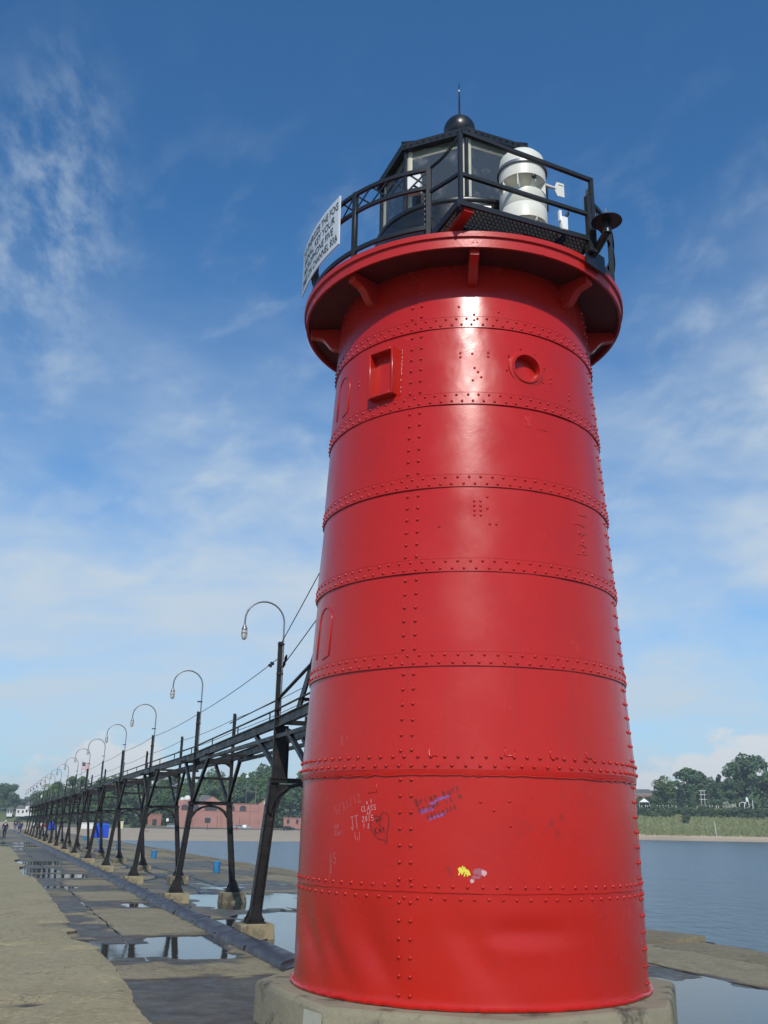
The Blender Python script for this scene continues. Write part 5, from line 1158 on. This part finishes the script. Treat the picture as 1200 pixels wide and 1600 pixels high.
# poles and signs
def pole(name, az, d, z, h, label, cat, r=.1, extra=None, mt='metalgrey'):
    o = far(name, az, d, z, label, cat); q = MB(); q.tube([(0, 0, -.6), (0, 0, h)], r, 8); q.build('pole', M[mt], o)
    if extra: extra(o, h)
    return o
def lamp_head(o, h): q = MB(); q.lathe([(.001, 0), (.7, .1), (.75, .7), (.4, 1.1), (.001, 1.2)], 12, (0, 0, h)); q.build('lamp_head', M['whitep'], o)
pole('lamp_post', -12.66, 420, 1.0, 19.2, 'tall light pole with white head rising from the trees behind the brick building', 'lamp post', .16, lamp_head)
pole('utility_pole', -12.12, 412, 1.0, 14.4, 'grey utility pole standing behind the right gable of the brick building', 'pole', .20, lambda o, h: (lambda q: (q.box((-.6, 0, h-1), (2.4, .2, .2)), q.build('crossarm', M['wood'], o)))(MB()), 'wood')
def blackboard(o, h): q = MB(); q.box((0, -.15, h-.6), (2.0, .12, 1.7)); q.build('sign_panel', M['glassdark'], o)
pole('black_sign', -14.73, 360, -.6, 4.0, 'black rectangular sign on a post at the top of the sandy beach', 'sign', .10, blackboard, 'rail')
def whitesign(o, h): q = MB(); q.box((0, -.1, h-.4), (.85, .06, 1.0)); q.build('sign_panel', M['whitep'], o)
pole('white_sign', -16.95, 380, .3, 2.9, 'small white sign on a post beside the beach road left of the brick building', 'sign', .07, whitesign)
for i, (az, h) in enumerate(((-12.95, 4.2), (-14.2, 4.4), (-15.9, 4.0))):
    pole('dark_post', az, 383, 0, h, ('thin dark post before the brick wall, under its right arched window', 'thin dark post before the brick wall, right of the black sign', 'thin dark post before the left wing of the brick building')[i], 'post', .07, None, 'rail')
fp = pole('flagpole', -21.84, 320, -.6, 20.2, 'tall thin flagpole flying a flag above the distant catwalk', 'flagpole', .06)
fl = MB(); nx, ny = 13, 7
flm = [M['clothred'], M['whitep'], M['navy']]
for j in range(13):
    fl.cur = 0 if j % 2 == 0 else 1
    for i in range(10):
        if j < 7 and i < 4: fl.cur = 2
        else: fl.cur = 0 if j % 2 == 0 else 1
        P = lambda i, j: (.08+i*.23, .12*math.sin(i*.9+j*.05)*(i/10), 19.9-j*.17-i*.03)
        fl.add([P(i, j), P(i+1, j), P(i+1, j+1), P(i, j+1)], [(0, 1, 2, 3)], True)
q = MB(); 
for r_ in range(4):
    for c_ in range(5): x, z = .16+c_*.18, 19.75-r_*.26; q.box((x, -.03, z), (.06, .02, .06))
fo = far('flag', -21.84, 320, -.6, 'american flag with stars and stripes flying over the distant catwalk lamps', 'flag'); fl.build('flag_cloth', flm, fo); q.build('stars', M['whitep'], fo)
# cars
def car(az, d, z, rz, paint, label):
    o = far('parked_car', az, d, z, label, 'car', 'cars parked behind the beach'); o.rotation_euler.z += rz
    q = MB(); body = [(-2.2, .35), (2.15, .35), (2.25, .75), (2.1, 1.0), (1.1, 1.08), (.55, 1.12), (-2.1, 1.12), (-2.28, .95)]
    q.prism(body, 1.78, (0, -.89, 0)); q.build('body', M[paint], o, bevel=.06)
    q = MB(); q.prism([(-2.1, 1.1), (.95, 1.1), (.25, 1.62), (-1.85, 1.66)], 1.5, (0, -.75, 0)); q.build('cabin', M[paint], o, bevel=.06)
    for s in (-1, 1):
        for (x0, x1, t0, t1) in ((-1.95, -1.1, -1.8, -1.05), (-1.0, -.25, -.97, -.3), (-.15, .75, -.2, .18)):
            q = MB(); q.prism([(x0, 1.14), (x1, 1.14), (t1, 1.54), (t0, 1.54)], .02, (0, s*.755-.01, 0)); q.build('window', M['glassdark'], o)
        for x in (-1.35, 1.35):
            q = MB(); q.tube([(x, s*.72, .36), (x, s*.92, .36)], .36, 16); wq = q.build('tyre', M['rubber'], o)
            q = MB(); q.tube([(x, s*.90, .36), (x, s*.935, .36)], .2, 12); q.build('rim', M['metalgrey'], wq)
        q = MB(); q.box((2.2, s*.62, .78), (.12, .36, .16)); q.build('headlight', M['chrome'], o)
        q = MB(); q.box((-2.24, s*.66, .85), (.1, .3, .2)); q.build('tail_light', M['clothred'], o)
M['car_black'] = material('black_car_paint', (.012, .013, .017), .25); M['car_silver'] = material('silver_car_paint', (.38, .40, .42), .3, metal=.3)
car(-10.13, 377, -.35, .1, 'car_black', 'black car parked on the beach road right of the brick building')
car(-13.05, 380, -.2, 2.9, 'car_silver', 'silver car parked in front of the brick building under its arched window')
car(-12.55, 381, -.2, 1.2, 'whitep', 'white car parked next to the silver one in front of the brick building')
car(-16.6, 378, -.2, 0, 'car_silver', 'silver car parked at the left corner of the brick building')
q = MB(); gr_ = far('guardrail', -12.7, 372, -.5, 'low grey guardrail along the beach road in front of the parked cars', 'guardrail')
q.box((0, 0, .75), (14, .08, .3)); q.build('rail', M['metalgrey'], gr_)
for i in range(8): q = MB(); q.box((-6.8+i*1.95, .08, .3), (.14, .14, 1.0)); q.build('post', M['metalgrey'], gr_)
gr2 = far('guardrail', -17.2, 372, -.5, 'low grey guardrail along the beach road left of the brick building', 'guardrail')
q = MB(); q.box((0, 0, .75), (12, .08, .3)); q.build('rail', M['metalgrey'], gr2)
for i in range(7): q = MB(); q.box((-5.8+i*1.95, .08, .3), (.14, .14, 1.0)); q.build('post', M['metalgrey'], gr2)
tb = far('litter_bin', -13.1, 368, -.55, 'red litter bin on the sand in front of the silver car', 'bin'); q = MB(); q.lathe([(.001, 0), (.32, 0), (.40, .9), (.42, 1.0), (.001, 1.02)], 14); q.build('bin_body', M['clothred'], tb); q = MB(); q.lathe([(.43, .98), (.43, 1.06), (.2, 1.2), (.001, 1.22)], 14); q.build('lid', M['rubber'], tb)
pt = far('picnic_table', -18.15, 268, -.95, 'dark picnic table standing alone on the sand', 'table')
q = MB(); q.box((0, 0, .75), (2.2, .8, .07)); q.build('tabletop', M['wood'], pt)
for s in (-1, 1):
    q = MB(); q.box((0, s*.75, .45), (2.2, .28, .06)); q.build('bench', M['wood'], pt)
    q = MB(); q.beam((s*.75, -.7, 0), (s*.75, .3, .74), .09, .09); q.beam((s*.75, .7, 0), (s*.75, -.3, .74), .09, .09); q.build('leg', M['wood'], pt)
bs_ = far('marker_post', 13.56, 409, .3, 'white marker post in the dune grass at the edge of the sand', 'post')
q = MB(); q.tube([(0, 0, -.3), (-.25, 0, 5.2)], .10, 6); q.build('post', M['whitep'], bs_)
up2 = far('utility_pole', 13.03, 464, 12, 'pale utility pole with stacked crossarms in front of the trees on the right bank', 'pole')
q = MB(); q.tube([(-.7, 0, -1), (-.7, 0, 7.2)], .10, 6); q.tube([(.7, 0, -1), (.7, 0, 7.2)], .10, 6); q.build('pole', M['siding'], up2)
for z in (3.4, 5.4, 7.1): q = MB(); q.box((0, -.1, z), (3.0, .14, .22)); q.build('crossarm', M['siding'], up2)

# ---- trees
def crown(name, kind, seed, n, mt, trunk=True):
    r = np.random.default_rng(seed); lobes = []
    if kind == 'round':
        for _ in range(34):
            v = r.normal(size=3); v /= np.linalg.norm(v); rr = r.uniform(.35, 1)
            lobes.append((v[0]*.30*rr, v[1]*.30*rr, .58+v[2]*.30*rr*(1.0 if v[2] > 0 else 1.05), r.uniform(.09, .15)))
    elif kind == 'tall':
        for _ in range(36):
            z = r.uniform(.16, .95); w_ = .20*math.sin(math.pi*min(1, (z-.05)/.98))**.6; th = r.uniform(0, 6.28); rr = w_*math.sqrt(r.uniform(.1, 1))
            lobes.append((rr*math.cos(th), rr*math.sin(th), z, r.uniform(.055, .10)))
    elif kind == 'spread':
        for _ in range(64):
            th = r.uniform(0, 6.28); u = r.uniform(.05, 1); z = r.uniform(.22, .95); w_ = .46*math.sqrt(max(.05, 1-((z-.5)/.52)**2))
            lobes.append((w_*u*math.cos(th), w_*u*math.sin(th), z+r.uniform(-.03, .03), r.uniform(.07, .135)))
    elif kind == 'conifer':
        for i in range(40):
            z = .08+.9*(i/40); w_ = .20*(1-z)+.01; th = r.uniform(0, 6.28)
            lobes.append((w_*.7*math.cos(th), w_*.7*math.sin(th), z, w_*.45+.02))
    elif kind == 'shrub':
        for _ in range(22):
            th = r.uniform(0, 6.28); u = r.uniform(0, .55); lobes.append((u*math.cos(th), u*math.sin(th), r.uniform(.15, .75), r.uniform(.18, .32)))
    lo_ = np.array(lobes); pick = r.integers(0, len(lo_), n); L = lo_[pick]
    d = r.normal(size=(n, 3)); d /= np.linalg.norm(d, axis=1)[:, None]; d[:, 2] = np.where(r.random(n) < .35, np.abs(d[:, 2]), d[:, 2])
    rad = L[:, 3]*r.uniform(.55, 1.08, n)**.7; P = L[:, :3]+d*rad[:, None]
    if kind == 'shrub': P[:, 2] = np.abs(P[:, 2])
    s = r.uniform(.5, 1.35, n)*{'shrub': .085, 'conifer': .020}.get(kind, .0225)
    nrm = d*.8+r.normal(size=(n, 3))*.55+np.array([0, 0, .35]); nrm /= np.linalg.norm(nrm, axis=1)[:, None]
    t = np.cross(nrm, r.normal(size=(n, 3))); t /= np.linalg.norm(t, axis=1)[:, None]; b = np.cross(nrm, t)
    c4 = [(-1, -.55), (1, -.6), (.7, .6), (-.8, .5)]
    V = np.stack([P+(t*x+b*y)*s[:, None]*r.uniform(.8, 1.2, (n, 1)) for x, y in c4], 1).reshape(-1, 3); F = np.arange(4*n).reshape(-1, 4)
    me = np_mesh(name, V, F)
    tr = MB(); tr.tube([(0, 0, -.05), (.004, 0, .2), (-.006, .005, .5), (0, 0, .82)], [.026, .021, .013, .004], 8)
    if kind not in ('conifer', 'shrub'):
        for i in r.choice(len(lo_), 9, replace=False): x, y, z, _ = lo_[i]; z0 = max(.18, z-.25); tr.tube([(0, 0, z0), (x*.5, y*.5, z0+(z-z0)*.55), (x, y, z)], [.010, .007, .003], 5)
    return me, (tr.mesh('trunk') if kind != 'shrub' else None)
KIND = {'maple': [crown('crown', 'round', s, 4200, 'leaf') for s in (1, 2, 3)], 'poplar': [crown('crown', 'tall', s, 3800, 'leaf') for s in (4, 5)], 'willow': [crown('crown', 'spread', s, 9500, 'leaf') for s in (6, 7)],
        'conifer': [crown('crown', 'conifer', s, 3000, 'conif') for s in (8, 9)], 'shrub': [crown('foliage', 'shrub', s, 900, 'hedge') for s in (10, 11, 12)]}
def tree(kind, az, d, ztop, label, group=None, mt='leaf', wid=1.0, base=None):
    z0 = ground_z(az, d)-.2 if base is None else base; h = ztop-z0
    nm = {'maple': 'broadleaf_tree', 'poplar': 'tall_tree', 'willow': 'spreading_tree', 'conifer': 'pine_tree', 'shrub': 'shrub'}[kind]
    o = empty(nm, PD(az, d, z0), random.uniform(0, 6.28), label, 'shrub' if kind == 'shrub' else 'tree', group); cme, tme = random.choice(KIND[kind])
    o.scale = (h*wid, h*wid, h)
    c = bpy.data.objects.new('crown' if kind != 'shrub' else 'foliage', cme); COL.objects.link(c); c.parent = o
    if not cme.materials: cme.materials.append(M[mt])
    c.material_slots[0].link = 'OBJECT'; c.material_slots[0].material = M[mt]
    if tme: mobj('trunk', tme, M['bark'], o)
    return o
REC = []
# the wood on the hill behind the brick building: three rows
GT = 'trees on the hill behind the beach'; TL = 'leafy green tree in the wood on the hill behind the beach and the brick building'
tops = lambda az: float(np.interp(az, [-25, -23.8, -22.5, -21, -20, -18, -16.5, -15.5, -14.5, -13.2, -12, -11, -9.5, -8], [15, 17, 20, 22, 23.5, 21, 24, 22.5, 25.5, 23.5, 27, 24, 26.5, 25]))
az = -23.5
while az < -8:
    t_ = tops(az); k = random.choice(['maple', 'maple', 'willow', 'poplar', 'maple'])
    t = tree(k, az, random.uniform(455, 480), t_+random.uniform(-2.2, 1.4), TL, GT, random.choice(['leaf', 'leaf', 'leafd']), random.uniform(.85, 1.1)); REC.append(('tall tree in the back row', az, t)); az += random.uniform(.5, .8)
az = -23.2
while az < -8:
    if not -11.2 < az < -9.0: t = tree(random.choice(['maple', 'maple', 'willow']), az, random.uniform(425, 442), tops(az)-random.uniform(5, 9), TL, GT, random.choice(['leaf', 'leafd']), random.uniform(.95, 1.25)); REC.append(('lower tree in the front row', az, t))
    az += random.uniform(.7, 1.1)
az = -23.4; GB_ = 'bushy undergrowth trees behind the beach road'
while az < -8:
    if not (-16.6 < az < -11.0): t = tree('shrub', az, random.uniform(408, 420), random.uniform(4.5, 8.5) if az < -11 else 6.5, 'low bushy green thicket between the beach road and the wood', GB_, 'hedge', random.uniform(.8, 1.2)); REC.append(('low leafy thicket', az, t))
    az += random.uniform(.5, .9)
tree('shrub', -19.6, 372, 1.9, 'low bush in front of the pavilion with the grey roof', None, 'hedge', 1.3); tree('shrub', -18.6, 374, 2.0, 'low bush at the beach edge between pavilion and brown brick building', None, 'hedge', 1.5)
for az, t_, k, lb in ((-23.5, 17, 'maple', 'tree at the right end of the far left bank, behind the farthest lamps'), (-26.3, 23, 'willow', None), (-25.55, 21.5, 'willow', 'big dark tree at the far left edge, beside the white cottage'), (-25.05, 15.5, 'maple', 'medium dark tree behind the small white house at far left'), (-24.5, 15, 'maple', 'rounded tree behind the two white houses at far left'), (-24.0, 18.5, 'maple', 'tree right of the taller white house, behind the far catwalk lamps')):
    tree(k, az, 690, t_+2, lb or 'big dark tree just beyond the far left edge of the bank', None, 'leafd', 1.15)
tree('shrub', -24.85, 641, 3.7, 'single dark bush on the grassy bank below the small white house', None, 'leafd', .7)
# right bank
tree('maple', 11.0, 478, 26.3, 'round dense green tree beside the brick houses on the right bank', None, 'leaf', 1.12, 10.5)
tree('poplar', 12.25, 490, 30.4, 'tall ragged tree right of the round green tree on the right bank', None, 'leafd', 1.5, 10.5)
tree('poplar', 12.75, 492, 29.0, 'second tall ragged tree, its crown joined to the one beside it on the right bank', None, 'leafd', 1.25, 10.5)
tree('willow', 13.4, 495, 25.6, 'dark broad tree behind the utility pole with stacked crossarms', None, 'leafd', 1.0, 10)
tree('conifer', 13.95, 488, 27.6, 'dark pointed pine left of the biggest tree on the right', None, 'conif', 1.2, 10.5)
tree('willow', 15.45, 480, 34.6, 'biggest spreading tree at the right edge of the far bank', None, 'leafd', 1.12, 10.5)
tree('willow', 14.45, 474, 24.5, 'dark rounded tree at the foot of the biggest tree on the right bank', None, 'leafd', .9, 10.5)
tree('maple', 16.7, 476, 30, 'broad dark tree at the far right end of the bank', None, 'leafd', 1.1, 10.5)
az = 8.6
while az < 18:
    t = tree(random.choice(['maple', 'willow']), az, random.uniform(540, 580), random.uniform(19.5, 23.5)+2, 'bluish green tree in the wood far behind the right bank', 'trees far behind the right bank', 'leafd', 1.2); REC.append(('hazy tree far back', az, t)); az += .8
az = 9.2
while az < 17.6:
    t = tree('shrub', az, random.uniform(463, 470), random.uniform(15, 17.5), '', 'undergrowth between the trees on the right bank', random.choice(['leafd', 'hedge']), random.uniform(.8, 1.1), 10.8); REC.append(('tall undergrowth bush', az, t)); az += random.uniform(.35, .55)
tree('conifer', 12.5, 456, 19.8, 'slim pale conifer in front of the tall ragged trees', None, 'leafd', 1.1, 11.2); tree('conifer', 11.9, 456, 18.2, 'slim dark conifer right of the round green tree', None, 'conif', 1.1, 11.2)
for i in range(26):
    a_ = 9.1+i*.31+random.uniform(-.08, .08)
    t = tree('shrub', a_, random.uniform(436, 450), random.uniform(10.6, 12.7), 'dark green shrub in the dense row along the top of the dune', 'shrubs along the top of the dune', random.choice(['hedge', 'hedge', 'leafd']), random.uniform(.7, 1.0), 6.0); REC.append(('dark dune-top shrub', a_, t))
tree('shrub', 12.05, 424, 8.4, 'single olive bush standing in the dune grass below the row of shrubs', None, 'hedge', .75, 5.0)
for a_, t_, l_ in ((14.9, 9.6, 'leftmost of four small bushes low on the dune below the biggest tree'), (15.25, 9.0, 'second of four small bushes low on the dune below the biggest tree'), (15.6, 9.8, 'third of four small bushes low on the dune below the biggest tree'), (16.0, 9.2, 'rightmost of four small bushes low on the dune below the biggest tree')): tree('shrub', a_, 433, t_, l_, 'small bushes low on the dune', 'hedge', .6, 6.2)
# pale driftwood-like bushes in flower and a white shape on the bank
for a_, t_, w_, lb in ((14.2, 14.2, .75, 'pale blossoming shrub on the right bank, left of the white playground frame'), (14.55, 13.6, .7, 'second pale blossoming shrub, closer to the white playground frame')):
    o = tree('shrub', a_, 452, t_, lb, None, 'hedge', w_, 11.0)
    o.children[0].material_slots[0].material = M['blossom'] if 'blossom' in M else M.setdefault('blossom', leafmat('white_blossom', (.42, .45, .36), (.60, .62, .52), (.30, .36, .22)))
pf = far('play_frame', 15.2, 452, 11.2, 'white curved frame standing before the biggest tree on the right bank', 'frame')
q = MB(); q.tube([(-2.6, 0, 0), (-2.5, 0, 2.2), (-1.2, 0, 2.9), (.4, 0, 2.2)], .16, 8); q.tube([(-.6, 0, 0), (-.4, 0, 2.6), (1.2, 0, 3.2), (1.4, 0, .8), (.2, 0, .4)], .18, 8); q.tube([(2.8, 0, 0), (2.9, 0, 3.6)], .12, 8); q.build('tube_frame', M['whitep'], pf)
q = MB(); q.lathe([(.001, 3.0), (.5, 3.0), (.6, 3.6), (.5, 4.3), (.2, 4.8), (.001, 4.9)], 12, (.7, 0, 0)); q.build('white_dome', M['whitep'], pf)

# tell the trees of the woods apart by the landmark they stand over
LM = [(-26, -23.4, 'behind the far catwalk lamps'), (-23.4, -21.9, 'left of the flagpole'), (-21.9, -20.4, 'above the white shed on the beach'), (-20.4, -18.3, 'above the pavilion with the grey roof'), (-18.3, -16.7, 'above the square brown brick building'), (-16.7, -15.2, 'above the left wing of the long brick building'),
      (-15.2, -13.7, 'above the black sign and the middle gable'), (-13.7, -12.3, 'beside the tall light pole'), (-12.3, -10.9, 'above the right gable of the brick building'), (-10.9, -7.9, 'round the tall pale house with porches'),
      (8, 10.5, 'near the brick houses'), (10.5, 11.8, 'near the round green tree'), (11.8, 13.0, 'near the tall ragged trees'), (13.0, 14.2, 'near the pole with stacked crossarms'), (14.2, 15.6, 'near the white curved frame'), (15.6, 19, 'at the right end of the bank')]
ONE = {1: [''], 2: ['left one of two: ', 'right one of two: '], 3: ['leftmost of three: ', 'middle of three: ', 'rightmost of three: '], 4: ['leftmost of four: ', 'second of four: ', 'third of four: ', 'rightmost of four: '], 5: ['leftmost of five: ', 'second of five: ', 'middle of five: ', 'fourth of five: ', 'rightmost of five: ']}
for row in sorted(set(r for r, _, _ in REC)):
    for a0, a1, where in LM:
        it = sorted([(a, i, t) for i, (r, a, t) in enumerate(REC) if r == row and a0 <= a < a1])
        for k, (a, i, t) in enumerate(it):
            t['label'] = (ONE[len(it)][k] if len(it) in ONE else f'{ORD[k]} from the left: ')+row+' '+where
            w_ = t['label'].split(); t['label'] = ' '.join(w_) if len(w_) <= 16 else t['label'].replace(' in the back row', ' behind').replace(' in the front row', '')

# ------------------------------------------------------------------ summer haze over the lake
hz = MB(); hz.box((0, 0, 20), (2340, 2340, 52))
hm = bpy.data.materials.new('haze'); hm.use_nodes = True; ht = hm.node_tree; ht.nodes.clear(); hk = NT(ht)
pv_ = hk.n('ShaderNodeVolumePrincipled', {'Color': (.80, .88, .96, 1), 'Density': .00036, 'Anisotropy': .2})
ht.links.new(pv_.outputs[0], hk.n('ShaderNodeOutputMaterial').inputs['Volume'])
hz.build('haze', hm, kind='stuff')
